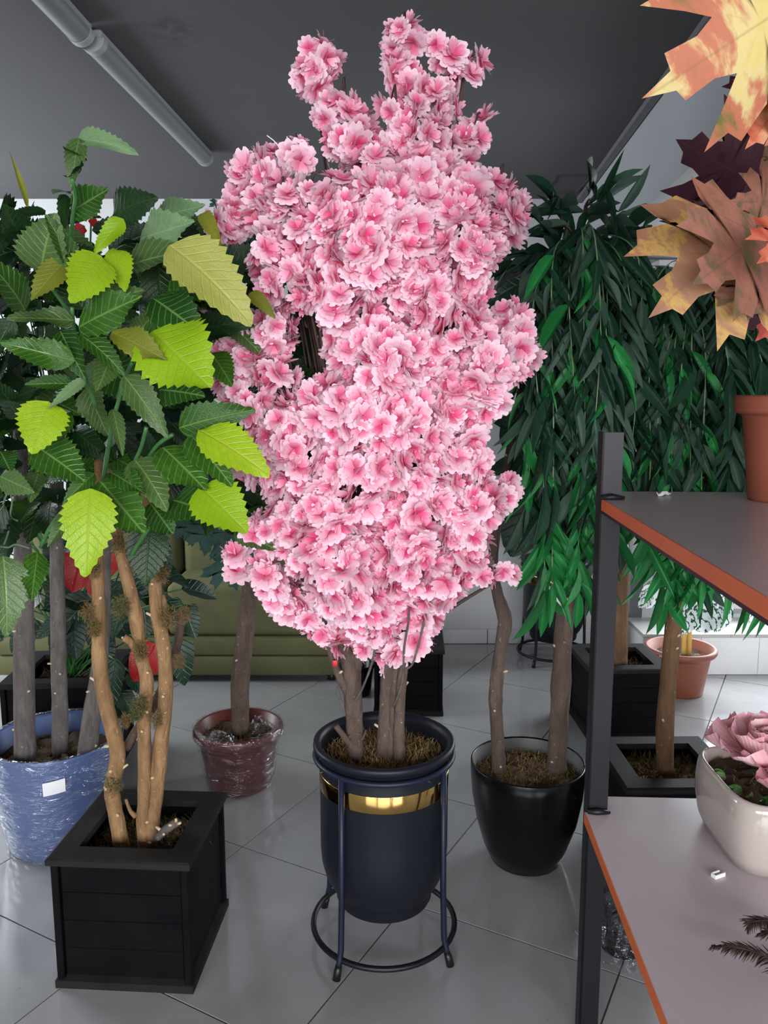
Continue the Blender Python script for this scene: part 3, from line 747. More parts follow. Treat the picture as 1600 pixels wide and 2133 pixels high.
trunk(et, [(328, 1745, 1.87, 8), (350, 1725, 1.86, 9), (370, 1712, 1.855, 9)], M['bark_grey'], 'cut_branch', knots=7)
for (x, y, r, m) in ((182, 1275, 15, 'moss'), (196, 1308, 17, 'moss'), (337, 1195, 17, 'moss'), (350, 1287, 20, 'moss'), (252, 1265, 19, 'moss_green'), (293, 1358, 18, 'moss'), (290, 1470, 20, 'moss_green'), (236, 1632, 19, 'moss_green'),
                     (262, 1500, 13, 'moss'), (373, 1378, 13, 'moss'), (384, 1280, 14, 'moss'), (243, 1130, 18, 'moss'), (322, 1120, 14, 'moss'), (325, 1500, 15, 'moss'), (195, 1185, 16, 'moss'), (283, 1490, 12, 'moss_green')):
    c = P(x, y, 1.89); moss_ball(et, c, r * 1.05 * mpp(c), 420, m, (.85, .85, 1.3))
moss_ball(et, (-.515, 1.99, .29), .045, 260, 'moss_green', (1, 1, .7))
moss_ball(et, (-.54, 1.95, .288), .03, 160, 'moss', (1, 1, .7))
# leaves: (base x, y, tip x, y, width ratio, colour, depth)
G_, L_, D_, A_, O_ = 'leaf_green', 'leaf_lime', 'leaf_dark', 'leaf_pale', 'leaf_olive'
LV = [(353, 511, 524, 630, .58, 'leaf_sage', 1.60), (213, 536, 152, 618, .72, L_, 1.66), (257, 456, 197, 523, .45, L_, 1.7), (238, 518, 262, 590, .5, L_, 1.72), (318, 690, 432, 796, .85, L_, 1.62), (233, 692, 342, 742, .42, O_, 1.62), (140, 540, 66, 612, .55, O_, 1.72),
      (161, 291, 259, 287, .28, A_, 1.8), (165, 288, 146, 372, .42, G_, 1.8), (148, 442, 217, 394, .55, G_, 1.78), (57, 432, 30, 328, .13, O_, 1.82), (141, 402, 116, 388, .5, A_, 1.8), (136, 405, 132, 475, .3, D_, 1.8), (150, 372, 165, 338, .5, D_, 1.81),
      (236, 445, 308, 408, .6, D_, 1.75), (325, 452, 418, 426, .4, A_, 1.78), (420, 445, 452, 488, .3, O_, 1.76), (292, 500, 392, 458, .5, A_, 1.74), (264, 556, 380, 508, .42, G_, 1.72), (343, 545, 402, 522, .6, G_, 1.7), (358, 582, 440, 604, .68, G_, 1.68), (320, 622, 418, 688, .62, G_, 1.66),
      (414, 684, 502, 662, .42, D_, 1.72), (164, 682, 282, 614, .48, G_, 1.67), (200, 640, 284, 600, .5, G_, 1.69), (86, 570, 92, 462, .85, G_, 1.7), (157, 560, 103, 450, .4, G_, 1.71), (48, 505, 16, 436, .7, D_, 1.74), (95, 440, 20, 440, .4, D_, 1.76), (52, 648, 2, 545, .65, G_, 1.7),
      (154, 668, 18, 655, .42, G_, 1.68), (156, 752, 0, 712, .45, G_, 1.65), (166, 697, 252, 750, .4, G_, 1.66), (126, 690, 162, 765, .5, G_, 1.68), (280, 700, 326, 648, .55, G_, 1.68), (286, 706, 352, 684, .5, G_, 1.69), (215, 690, 180, 640, .5, D_, 1.75), (440, 735, 480, 790, .6, G_, 1.74),
      (104, 838, 66, 936, .85, L_, 1.64), (78, 932, 170, 990, .72, G_, 1.64), (197, 986, 135, 1038, .45, G_, 1.66), (190, 1018, 176, 1186, .62, L_, 1.62), (208, 1002, 294, 1102, .62, G_, 1.65), (230, 984, 300, 1020, .45, G_, 1.66), (280, 958, 344, 1034, .6, G_, 1.67), (338, 932, 428, 1012, .68, G_, 1.63),
      (398, 906, 478, 1000, .55, G_, 1.65), (415, 896, 558, 968, .52, L_, 1.62), (373, 892, 505, 848, .45, G_, 1.66), (258, 783, 342, 888, .42, G_, 1.65), (330, 812, 412, 816, .62, G_, 1.68), (235, 853, 256, 940, .3, G_, 1.68), (418, 1014, 508, 1098, .75, L_, 1.63), (360, 1042, 438, 1062, .8, G_, 1.66),
      (313, 1048, 358, 1108, .85, G_, 1.67), (158, 800, 56, 795, .36, G_, 1.66), (178, 788, 108, 842, .25, A_, 1.64), (158, 795, 128, 745, .5, G_, 1.67), (0, 992, 58, 1020, .6, G_, 1.66), (154, 1064, 100, 1124, .45, G_, 1.69), (80, 985, 62, 1040, .55, G_, 1.68), (6, 1158, 22, 1316, .55, G_, 1.68), (78, 1150, 66, 1244, .45, G_, 1.72),
      (160, 330, 148, 300, .6, D_, 1.81), (230, 740, 212, 800, .5, G_, 1.7), (255, 748, 240, 690, .4, G_, 1.7), (420, 700, 474, 690, .4, D_, 1.74), (320, 960, 300, 900, .5, D_, 1.75), (440, 640, 500, 640, .5, D_, 1.76), (30, 830, 85, 800, .55, D_, 1.74), (40, 870, 0, 800, .5, D_, 1.74), (520, 610, 568, 648, .4, O_, 1.73), (0, 940, 20, 975, .8, G_, 1.6)]
for (bx_, by_, tx, ty, w, m, Y) in LV:
    if m in (L_, O_, 'leaf_sage'): Y -= .035
    put_leaf(et, elm[m], P(bx_, by_, Y + .05 + random.uniform(0, .03)), P(tx, ty, Y - random.uniform(-.02, .03)), w, tilt=.16)
# darker leaves filling the crown
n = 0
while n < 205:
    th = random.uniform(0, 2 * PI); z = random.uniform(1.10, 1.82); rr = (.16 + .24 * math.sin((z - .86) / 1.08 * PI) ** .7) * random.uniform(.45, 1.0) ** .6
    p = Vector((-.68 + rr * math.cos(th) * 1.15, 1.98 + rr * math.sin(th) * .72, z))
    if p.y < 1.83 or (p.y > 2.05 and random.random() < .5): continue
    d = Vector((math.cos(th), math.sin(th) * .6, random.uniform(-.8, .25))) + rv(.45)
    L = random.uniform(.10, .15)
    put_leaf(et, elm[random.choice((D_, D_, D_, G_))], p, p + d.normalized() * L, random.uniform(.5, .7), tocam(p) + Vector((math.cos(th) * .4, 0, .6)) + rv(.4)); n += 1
for q in ([(275, 755), (262, 790), (240, 860), (228, 920), (215, 1000)], [(345, 700), (300, 740), (270, 765), (245, 830)], [(360, 905), (330, 925), (305, 960), (280, 1010)], [(170, 690), (168, 740), (180, 790), (200, 850)], [(150, 640), (155, 690), (170, 740)], [(50, 500), (80, 560), (130, 630), (150, 660)], [(155, 1040), (110, 1090), (85, 1140)], [(325, 1080), (290, 1130), (270, 1165)],
          [(150, 372), (158, 410), (152, 450), (150, 520), (165, 600)], [(305, 890), (295, 930), (282, 960)]):
    trunk(et, [(x, y, 1.74 + .04 * i, 4.5) for i, (x, y) in enumerate(q)], M['stem_green'], 'stem', 6, .05, k=3)

# ================================================================== 3. weeping trees on the right
wl, wl_t = leafset('lance_leaf', lance_w, 5, 0, (), 1)
M['willow_dark'] = leafmat('willow_dark', (.008, .034, .018), (.034, .105, .055), (.09, .18, .12), nv=0, veinf=.4, dust=(.090, .135, .108), rough=.5, trans=.12, spec=.25)
M['willow_bright'] = leafmat('willow_bright', (.010, .14, .030), (.035, .34, .085), (.09, .42, .14), nv=0, veinf=.35, rough=.4, trans=.2)
M['willow_stem'] = plain('pale_green_stem', (.11, .20, .11), .5, (.18, .26, .12), 20)
lance, lance_t = leafset('lance_leaf', lance_w, 6, 0, ('willow_dark', 'willow_bright'), 4, .2, (.0, .22), .02)
def weeping(root, fronds, bright, cap=300, depth_key=None):
    """fronds: list of 3-D paths; leaves hang from their lower two thirds. The nearest 300 leaves are parts, the rest one mass"""
    items = []
    for path, br in fronds:
        path = smoothpath(path, 5); seg = [0.0]
        for i in range(len(path) - 1): seg.append(seg[-1] + (path[i + 1] - path[i]).length)
        st_ = MB().tube(path, .0019, 5).build('frond_stem', M['willow_stem'], root)
        s = .10 * seg[-1]; side = 1
        while s < seg[-1]:
            i = max(k for k in range(len(seg)) if seg[k] <= s); i = min(i, len(path) - 2)
            t = (path[i + 1] - path[i]).normalized(); p = path[i] + t * (s - seg[i])
            hor = Vector((side * random.uniform(.1, .8), random.uniform(-.45, .35), 0))
            d = (t * .35 + Vector((0, 0, -.75)) + hor).normalized()
            L = random.uniform(.105, .165)
            nrm = Vector((-hor.x * .4, -1, .25)) + rv(.45)
            end = s > seg[-1] - .22
            items.append((frame(p, d, nrm, L * random.uniform(.165, .225), L), st_, br and (end or random.random() < .25), p))
            s += random.uniform(.024, .042); side = -side
        items.append((frame(path[-1], Vector((0, 0, -1)) + rv(.15), Vector((0, -1, .1)), .026, .12), st_, br, path[-1]))
    order = sorted(range(len(items)), key=lambda i: items[i][3].y + random.uniform(0, .05)); parts = set(order[:cap])
    sb = {True: MB(), False: MB()}
    for i, (m, st_, br, p) in enumerate(items):
        if i in parts: inst('leaf', random.choice(lance['willow_bright' if br else 'willow_dark']), m, st_)
        else: sb[bool(br)].add(*random.choice(lance_t), m)
    for br, q in sb.items():
        if q.n: tag(q.build('leaves', M['willow_bright' if br else 'willow_dark'], root), kind='stuff')
def hang(x0, y0, Y0, x1, y1, Y1, yend, xe=None, br=False):
    a_, b_ = P(x0, y0, Y0), P(x1, y1, Y1); c = P(x1 if xe is None else xe, yend, Y1 - .02); m = a_.lerp(b_, .5) + Vector((0, 0, .05))
    return ([a_, m, b_, b_.lerp(c, .5) + rv(.01), c], br)
# A: two grey trunks in the tall black pot
wa = thing('potted_weeping_tree', (.443, 2.33, 0), 'weeping tree with long narrow leaves and two grey trunks in a round glossy black pot', 'tree', 'weeping trees')
pot = MB().lathe([(.06, 0), (.098, 0), (.108, .006), (.132, .06), (.155, .14), (.169, .22), (.1745, .29), (.1745, .322), (.172, .326), (.168, .322), (.166, .26), (.1, .25)], 56, (.443, 2.33, 0)).build('pot', [M['gloss_black'], M['grey_in']], wa)
nf = len(pot.data.polygons) - 2
for q in range(9 * 56, nf): pot.data.polygons[q].material_index = 1
soil(wa, (.443, 2.33), .164, z=.275, mat='soil_brown', fz=[('moss', 1100), ('moss_gold', 500)], fl=.025, mound=.012)
trunk(wa, [(1040, 1605, 2.27, 15), (1036, 1530, 2.27, 14), (1033, 1440, 2.28, 15), (1045, 1340, 2.29, 14), (1052, 1290, 2.29, 16), (1035, 1230, 2.30, 12), (1028, 1150, 2.31, 11), (1060, 950, 2.33, 9), (1110, 700, 2.36, 7), (1170, 520, 2.38, 5)], M['bark_pink'], knots=6)
trunk(wa, [(1160, 1605, 2.30, 21), (1162, 1540, 2.30, 20), (1168, 1440, 2.30, 21), (1175, 1300, 2.31, 20), (1190, 1180, 2.32, 18), (1195, 1000, 2.34, 15), (1200, 750, 2.36, 11), (1205, 520, 2.38, 6)], M['bark_pink'], knots=6)
fr = []
for k in range(26):
    x1 = random.uniform(1085, 1330); y0 = random.uniform(540, 690); Yd = random.uniform(2.02, 2.4)
    ye = random.uniform(880, 1150) if x1 > 1230 else random.uniform(980, 1240)
    if x1 < 1120: ye = random.uniform(900, 1010)
    fr.append(hang(1195 + random.uniform(-30, 30), y0, 2.36, x1, y0 + random.uniform(-30, 120), Yd, ye, x1 + random.uniform(-25, 15), random.random() < .45))
for (x1, ya, ye, Y, xe, br) in ((1110, 640, 1240, 2.03, 1135, True), (1150, 560, 1215, 2.02, 1150, True), (1185, 620, 1230, 2.0, 1205, True), (1215, 520, 1080, 2.02, 1225, True), (1262, 560, 1010, 2.04, 1268, False), (1240, 500, 900, 2.0, 1238, False), (1115, 600, 985, 2.06, 1095, True), (1300, 560, 985, 2.08, 1310, False), (1330, 540, 960, 2.1, 1345, False)):
    fr.append(hang(1200, 520, 2.33, x1, ya, Y, ye, xe, br))
weeping(wa, fr, True)
for (x, y, x2, y2) in ((1195, 560, 1150, 440), (1200, 540, 1260, 425), (1195, 600, 1055, 585), (1200, 600, 1120, 490), (1205, 560, 1330, 520), (1200, 620, 1090, 660), (1200, 560, 1100, 560), (1205, 560, 1290, 470), (1205, 600, 1180, 470), (1210, 560, 1380, 490), (1200, 640, 1060, 520), (1210, 520, 1230, 415)):
    p0, p1 = P(x, y, 2.36), P(x2, y2, 2.2); br_ = MB().tube(smoothpath([p0, p0.lerp(p1, .5) + Vector((0, 0, .05)), p1], 4), [.006] * 5 + [.003] * 4, 6).build('branch', M['twig'], wa)
    for k in range(7):
        p = p0.lerp(p1, .35 + .1 * k) + Vector((0, 0, .04)); d = (p1 - p0).normalized() + rv(.45) + Vector((0, 0, -.55))
        inst('leaf', random.choice(lance['willow_dark']), frame(p, d, Vector((0, -.5, 1)) + rv(.4), random.uniform(.017, .024), random.uniform(.12, .18)), br_)
# B: brown trunk in the planter behind the steel post;  C: brown trunk in the low planter behind the shelves
wb = thing('potted_weeping_tree', (1.02, 3.36, 0), 'weeping tree with one brown trunk in the square black planter near the white step', 'tree', 'weeping trees')
planter(wb, 1.02, 3.36, .318, .31, R(2))
soil(wb, (1.02, 3.36), .128, z=.25, sq=8, fz=[('moss', 400)], fl=.03)
trunk(wb, [(1290, 1400, 3.33, 17), (1290, 1300, 3.33, 18), (1295, 1150, 3.34, 17), (1300, 950, 3.36, 14), (1305, 700, 3.38, 9)], M['bark_brown'], knots=5)
fr = [hang(1305 + random.uniform(-20, 20), 620 + random.uniform(-60, 40), 3.36, 1250 + random.uniform(0, 230), 640 + random.uniform(-60, 90), random.uniform(3.05, 3.4), random.uniform(930, 1170), None, False) for k in range(22)]
weeping(wb, fr, False)
wc = thing('potted_weeping_tree', (.86, 2.31, 0), 'weeping tree with one tan trunk in the square black planter right behind the lower shelf', 'tree', 'weeping trees')
planter(wc, .86, 2.31, .318, .335, R(1))
soil(wc, (.86, 2.31), .128, z=.285, sq=8, mat='soil_brown', fz=[('moss', 1000), ('moss_green', 300)], fl=.028)
trunk(wc, [(1386, 1610, 2.29, 17), (1385, 1520, 2.29, 18), (1392, 1420, 2.29, 17), (1403, 1300, 2.30, 17), (1412, 1180, 2.30, 16), (1425, 1000, 2.31, 13), (1440, 700, 2.33, 8)], M['bark_brown'], knots=6)
fr = [hang(1440 + random.uniform(-20, 20), 580 + random.uniform(-40, 40), 2.32, 1350 + random.uniform(0, 290), 650 + random.uniform(-50, 110), random.uniform(2.05, 2.5), random.uniform(1000, 1230), None, random.random() < .45) for k in range(30)]
for (x1, ye, xe) in ((1355, 1130, 1345), (1385, 1235, 1380), (1420, 1205, 1415), (1470, 1200, 1462), (1520, 1215, 1515), (1560, 1230, 1560), (1590, 1240, 1598), (1440, 1190, 1440), (1400, 1200, 1400)):
    fr.append(hang(1440, 640, 2.32, x1, 760, 2.06, ye, xe, True))
weeping(wc, fr, True)

# ================================================================== 4. steel shelf unit with two laminate boards
su = thing('shelf_unit', (.4415, 1.625, 0), 'steel angle shelf unit with two pale laminate shelves edged in orange', 'shelf')
DX, DY = math.sin(R(2.6)), math.cos(R(2.6))          # depth direction of the unit
SO = Vector((.4415, 1.625, 0)); ex, ey = Vector((DY, -DX, 0)), Vector((DX, DY, 0))
def SU(x, y, z): return SO + ex * x + ey * y + Vector((0, 0, z))
SM = Matrix(((ex.x, ey.x, 0, SO.x), (ex.y, ey.y, 0, SO.y), (0, 0, 1, 0), (0, 0, 0, 1)))
def post(x, y, top_, sx=1, sy=1):
    b = MB().box(min(x, x + sx * .042), max(x, x + sx * .042), min(y, y + sy * .004), max(y, y + sy * .004), 0, top_, SM)
    b.box(min(x, x + sx * .004), max(x, x + sx * .004), min(y, y + sy * .042), max(y, y + sy * .042), 0, top_, SM)
    return b.build('post', M['steel'], su, False)
post(0, -.004, 1.368, 1, 1)
post(.75, .0, 1.366, -1, 1); post(.75, -1.30, 1.366, -1, -1); post(0, -1.30, .50, 1, -1)
SZ = (.549, 1.2325)
def shelf(z, x0, x1, y0, y1):
    bd = MB()
    bd.box(x0, x1, y0, y1, z - .022, z, SM)
    o = bd.build('shelf_board', M['laminate'], su, False)
    MB().box(x0 - .002, x0, y0, y1, z - .0225, z + .0004, SM).build('edge_band', M['orange'], o, False)
    MB().box(x0 - .002, x1, y0 - .002, y0, z - .0225, z + .0004, SM).build('edge_band', M['orange'], o, False)
    return o
shelf(SZ[1], .004, .75, -1.28, -.006); shelf(SZ[0], -.006, .75, -1.28, -.006)
for z, bk_ in ((SZ[0], .065), (SZ[1], .125)):
    MB().box(.044, .75, -.006, bk_, z - .022, z, SM).build('shelf_board', M['laminate'], su, False)
    b = MB()
    b.tube([SU(-.002, -.012, z + .004), SU(.02, -.014, z + .006), SU(.046, -.012, z + .004)], [.005, .007, .004], 7, True, .2)
    b.build('weld_bead', M['steel'], su)
    MB().box(.004, .044, -1.28, 0, z - .030, z - .0225, SM).build('shelf_bracket', M['steel'], su, False)

# paper scrap on the upper shelf, clip on the lower shelf
s0 = G(1383, 1033, SZ[1])
sc_ = MB(); V = []
for i in range(5):
    for j in range(4):
        V.append((s0.x + (i - 2) * .0075, s0.y + (j - 1.5) * .007, SZ[1] + .0006 + random.uniform(0, .009) * (0 if (i in (0, 4) and j == 0) else 1)))
tag(sc_.add(V, [(i * 4 + j, i * 4 + 4 + j, i * 4 + 5 + j, i * 4 + 1 + j) for i in range(4) for j in range(3) if (i, j) not in ((0, 2), (3, 0))]).build('paper_scrap', M['paper'], None, False), 'torn scrap of white paper lying on the upper shelf', 'paper')
s1 = G(1496, 1826, SZ[0]); Mc = Matrix.Translation(s1) @ Matrix.Rotation(R(25), 4, 'Z')
cl = MB().rbox(-.013, .013, -.006, -.003, 0, .008, .0008, 1, Mc).rbox(-.013, -.010, -.003, .006, 0, .008, .0008, 1, Mc).rbox(-.010, .009, .004, .007, 0, .008, .0008, 1, Mc)
tag(cl.build('plastic_clip', M['white'], None, False), 'small white plastic clip lying on the lower shelf beside the cream planter', 'clip')

# ================================================================== 5. cream ceramic planter with a pink flower
pw = thing('potted_peony', (.79, 1.495, SZ[0]), 'big ruffled pink flower in a rounded square cream ceramic planter on the lower shelf', 'plant')
c0 = (.79, 1.495, SZ[0])
MB().lathe([(.04, 0.001), (.112, .0), (.122, .005), (.132, .03), (.139, .07), (.140, .105), (.137, .135), (.134, .147), (.130, .150), (.126, .147), (.122, .12), (.05, .11)], 72, c0, 4.5).build('planter', M['ceramic'], pw)
soil(pw, c0, .122, z=SZ[0] + .128, sq=4.5, mat='soil', fz=[('moss_green', 300)], fl=.02)
a = N('peony_petal'); u, v = a.uv(); r = a.rand()
c = a.mix(r, (.84, .44, .49), (.95, .62, .66))
w = a.noise(60, 3, None); e = a.math('MULTIPLY_ADD', a.math('ABSOLUTE', a.math('SUBTRACT', u, .5)), 1.6, a.math('MULTIPLY', v, .35))
c = a.mix(a.math('MULTIPLY_ADD', e, 2.2, -1.75, True), c, (.62, .24, .30))
wv = a.math('FRACT', a.math('MULTIPLY', u, 14.0)); a.bump(a.math('ABSOLUTE', a.math('SUBTRACT', wv, .5)), .35, .003)
a.fin(c, .75, spec=.2); a.translucent(c, .15); M['peony'] = a.m
def fan_petal(seed):
    rr = random.Random(seed); V, U, Fc = [], [], []; nc = 9
    for i, v in enumerate((.05, .35, .65, .88, 1.0)):
        for c in range(nc):
            t = c / (nc - 1) * 2 - 1; w = .62 * math.sin(min(1, .2 + v) * PI / 2.1)
            ruff = rr.uniform(-.05, .05) * v * 2
            V.append((t * w * (1 - .12 * max(0, v - .85) * 6 * abs(t)), v - .22 * t * t * v + (rr.uniform(-.03, .03) if v == 1 else 0), .34 * t * t * v + .18 * v * v + ruff * .7)); U.append((.5 + t * .5, v))
    for i in range(4):
        for c in range(nc - 1): k = i * nc + c; Fc.append((k, k + 1, k + nc + 1, k + nc))
    return np.array(V), Fc, np.array(U)
pm = [tmesh('peony_petal', fan_petal(k), M['peony']) for k in range(5)]
for (fx, fy, fz, sc0) in ((.785, 1.535, SZ[0] + .160, 1.0), (.885, 1.46, SZ[0] + .160, .9), (.785, 1.42, SZ[0] + .148, .62)):
    for ring_, n, tilt, L, rad in ((0, 9, 12, .085, .045), (1, 8, 34, .075, .034), (2, 7, 55, .062, .022), (3, 5, 72, .048, .01)):
        for k in range(n):
            th = 2 * PI * (k + ring_ * .37) / n + random.uniform(-.2, .2); d = Vector((math.cos(th), math.sin(th), 0))
            tl = R(tilt + random.uniform(-8, 8)); al = d * math.cos(tl) + Vector((0, 0, math.sin(tl))); nr = Vector((0, 0, 1)) * math.cos(tl) - d * math.sin(tl)
            inst('petal', random.choice(pm), frame(Vector((fx, fy, fz + .006 * ring_)) + d * rad * sc0, al, nr, L * sc0 * 1.05, L * sc0), pw)
sl, _ = leafset('small_leaf', oval_w, 6, 0, ('leaf_green',), 2)
for k in range(18):
    th = random.uniform(2.2, 5.2); p = Vector((c0[0] + .108 * math.cos(th), c0[1] + .108 * math.sin(th), SZ[0] + .138)); p.x = max(p.x, .68)
    d = Vector((math.cos(th), math.sin(th), random.uniform(-.1, .7))) + rv(.3)
    put_leaf(pw, sl['leaf_green'], p, p + d.normalized() * .026, .6)

# dark dried fern on the lower shelf
M['fern'] = plain('dark_dried_fern', (.030, .014, .012), .8, (.055, .028, .022), 30)
fn = thing('dried_fern', G(1590, 1990, SZ[0]), 'dark brown dried fern fronds lying over the lower shelf', 'fern')
for pts in ([(1482, 1971), (1520, 1972), (1560, 1980), (1605, 1998), (1660, 2030)], [(1558, 1935), (1565, 1922), (1590, 1918), (1625, 1922), (1665, 1950)], [(1580, 1945), (1600, 1942), (1640, 1950), (1665, 1970)]):
    z0 = SZ[0] + .03; path = smoothpath([G(x, y, z0 + .012 * math.sin(i * 1.2)) for i, (x, y) in enumerate(pts)], 6)
    b = MB().tube(path, [.0004 + .0011 * min(1, i / 8) for i in range(len(path))], 5)
    o = b.build('frond', M['fern'], fn); pb = MB()
    for i in range(1, len(path) - 1):
        t = (path[i + 1] - path[i - 1]).normalized()
        for sd in (-1, 1):
            for q in (0, .5):
                p = path[i].lerp(path[i + 1], q); L = min(.034, .006 + .0018 * i) * random.uniform(.7, 1.2)
                d = (t.cross(Vector((0, 0, 1))) * sd * .8 - t * .75 + Vector((0, 0, random.uniform(-.35, .05)))).normalized()
                pb.tube([p, p + d * L * .5, p + d * L + Vector((0, 0, -.003))], [.0011, .0012, .0003], 4)
    tag(pb.build('pinnae', M['fern'], o), kind='stuff')

# ================================================================== 6. autumn maple in a terracotta pot on the upper shelf
def maplemat(name, cols, vein, noise=7):
    a = N(name); u, v = a.uv(); r = a.rand()
    vec = a.n('ShaderNodeTexCoord').outputs['UV']
    off = a.n('ShaderNodeVectorMath', operation='ADD'); a.set(off.inputs[0], vec); cb = a.n('ShaderNodeCombineXYZ'); a.set(cb.inputs[2], a.math('MULTIPLY', r, 9.0)); a.set(off.inputs[1], cb.outputs[0])
    nz = a.noise(noise, 5, off.outputs[0], .6, .4)
    c = a.ramp(nz, cols)
    du = a.math('SUBTRACT', u, .5); dv = a.math('SUBTRACT', v, .08)
    th = a.math('ARCTAN2', du, dv)
    k = a.math('ABSOLUTE', a.math('SUBTRACT', a.math('FRACT', a.math('MULTIPLY_ADD', th, 1.65, .5)), .5))
    rr_ = a.math('SQRT', a.math('ADD', a.math('MULTIPLY', du, du), a.math('MULTIPLY', dv, dv)))
    k = a.math('SUBTRACT', 1.0, a.math('DIVIDE', a.math('MULTIPLY', k, rr_), .012), clamp=True)
    c = a.mix(a.math('MULTIPLY', k, .4), c, vein)
    a.bump(a.noise(26, 3, vec), .25, .003); a.fin(c, .6, spec=.25); a.translucent(c, .15); return a.m
M['maple_gold'] = maplemat('maple_gold', [(.36, (.30, .14, .08)), (.48, (.33, .16, .09)), (.55, (.50, .30, .08)), (.63, (.36, .19, .09)), (.72, (.20, .13, .05))], (.22, .12, .06), 5)
M['maple_brown'] = maplemat('maple_brown', [(.36, (.27, .105, .07)), (.50, (.22, .09, .06)), (.58, (.13, .075, .035)), (.68, (.085, .075, .03))], (.10, .05, .03), 5)
M['maple_bright'] = maplemat('maple_bright', [(.30, (.60, .48, .14)), (.42, (.62, .50, .22)), (.49, (.48, .16, .09)), (.58, (.42, .15, .08)), (.66, (.12, .14, .03)), (.72, (.30, .15, .05))], (.24, .13, .05), 2.6)
M['maple_red'] = maplemat('maple_red', [(.3, (.55, .30, .16)), (.5, (.48, .13, .07)), (.65, (.36, .05, .03))], (.2, .04, .03), 3)
M['maple_wine'] = maplemat('maple_wine', [(.3, (.045, .010, .018)), (.6, (.030, .006, .012))], (.07, .02, .03))
M['maple_teal'] = maplemat('maple_teal', [(.3, (.028, .075, .062)), (.6, (.045, .10, .085))], (.012, .03, .028))
mpt = [maple(.12 + .08 * k, k) for k in range(4)]
mp_ = {m: [tmesh('maple_leaf', t, M[m]) for t in mpt] for m in ('maple_gold', 'maple_brown', 'maple_bright', 'maple_red', 'maple_wine', 'maple_teal')}
def maple_leaf(parent, m, base, tip, Y, wr=1.0, nrm=None, dY=0.02):
    b_, t_ = P(base[0], base[1], Y), P(tip[0], tip[1], Y - dY); L = (t_ - b_).length
    return inst('leaf', random.choice(mp_[m]), frame(b_, t_ - b_, nrm or (tocam(b_) + rv(.12)), L * wr, L), parent)
mx, my = P(1612, 960, 1.60).x + .02, 1.60
mt = thing('potted_maple_tree', (mx, my, SZ[1]), 'autumn maple with yellow, red and wine leaves in a terracotta pot on the upper shelf', 'tree')
MB().lathe([(.03, 0), (.060, 0), (.063, .006), (.072, .09), (.082, .168), (.085, .172), (.096, .175), (.098, .180), (.098, .205), (.095, .21), (.086, .208), (.08, .17), (.03, .16)], 48, (mx, my, SZ[1])).build('pot', M['terracotta'], mt)
soil(mt, (mx, my), .079, z=SZ[1] + .175, fz=[('moss', 200)], fl=.02)
trunk(mt, [(1640, 830, 1.60, 22), (1630, 650, 1.60, 22), (1605, 480, 1.58, 26), (1590, 400, 1.56, 34), (1598, 320, 1.54, 34), (1620, 200, 1.52, 26), (1640, 60, 1.5, 18)], M['bark_brown'], wob=.08)
for Y, q in ((1.2, [(1605, 440, 1.56), (1560, 480, 1.3), (1540, 500, 1.12)]), (1.1, [(1620, 210, 1.52), (1610, 120, 1.2), (1600, 60, 1.0)]), (1.3, [(1600, 330, 1.53), (1560, 330, 1.4), (1530, 330, 1.32)])):
    trunk(mt, [(*p, 4) for p in q], M['bark_brown'], 'branch', 6, k=3)
for m, b_, t_, Y, w in (('maple_bright', (1705, -30), (1378, 182), .98, .80), ('maple_bright', (1720, -120), (1560, -40), 1.0, 1.0), ('maple_red', (1655, 175), (1560, 305), 1.05, .8), ('maple_red', (1690, 200), (1600, 300), 1.06, 1.0),
                     ('maple_wine', (1572, 378), (1418, 300), 1.30, 1.1), ('maple_wine', (1600, 380), (1432, 408), 1.34, .8), ('maple_wine', (1625, 190), (1525, 238), 1.30, 1.0), ('maple_wine', (1620, 580), (1548, 690), 1.36, .9), ('maple_brown', (1625, 420), (1520, 420), 1.2, .9),
                     ('maple_gold', (1572, 468), (1366, 640), 1.12, 1.0), ('maple_brown', (1592, 480), (1452, 592), 1.06, 1.22), ('maple_brown', (1585, 560), (1560, 665), 1.09, 1.1), ('maple_red', (1665, 480), (1582, 545), .98, .9), ('maple_red', (1660, 620), (1585, 700), 1.2, 1.0)):
    maple_leaf(mt, m, b_, t_, Y, w)
    q0 = P(*b_, Y); q1 = Vector((mx + .02, my - .08, min(2.0, max(1.62, q0.z + .04))))
    MB().tube(smoothpath([q0, q0.lerp(q1, .5) + Vector((0, 0, .02)), q1], 3), [.0012, .0014, .0018, .0022, .0025, .003, .0035], 5).build('twig', M['bark_brown'], mt)
for k in range(26):
    th = random.uniform(-1.1, 2.4); p1 = Vector((mx + .12 + .22 * abs(math.cos(th)) * random.random(), my + .25 * math.sin(th), random.uniform(1.62, 1.96))); p0 = Vector((mx + .02, my - .06, p1.z - .06))
    MB().tube(smoothpath([p0, p0.lerp(p1, .6) + Vector((0, 0, .02)), p1], 3), .003, 5).build('twig', M['bark_brown'], mt)
    d = (p1 - p0).normalized() + Vector((0, 0, -.5)) + rv(.3); L = random.uniform(.10, .16)
    inst('leaf', random.choice(mp_[random.choice(('maple_gold', 'maple_brown', 'maple_red', 'maple_bright', 'maple_wine'))]), frame(p1, d, Vector((.3, -.6, .6)) + rv(.3), L, L), mt)

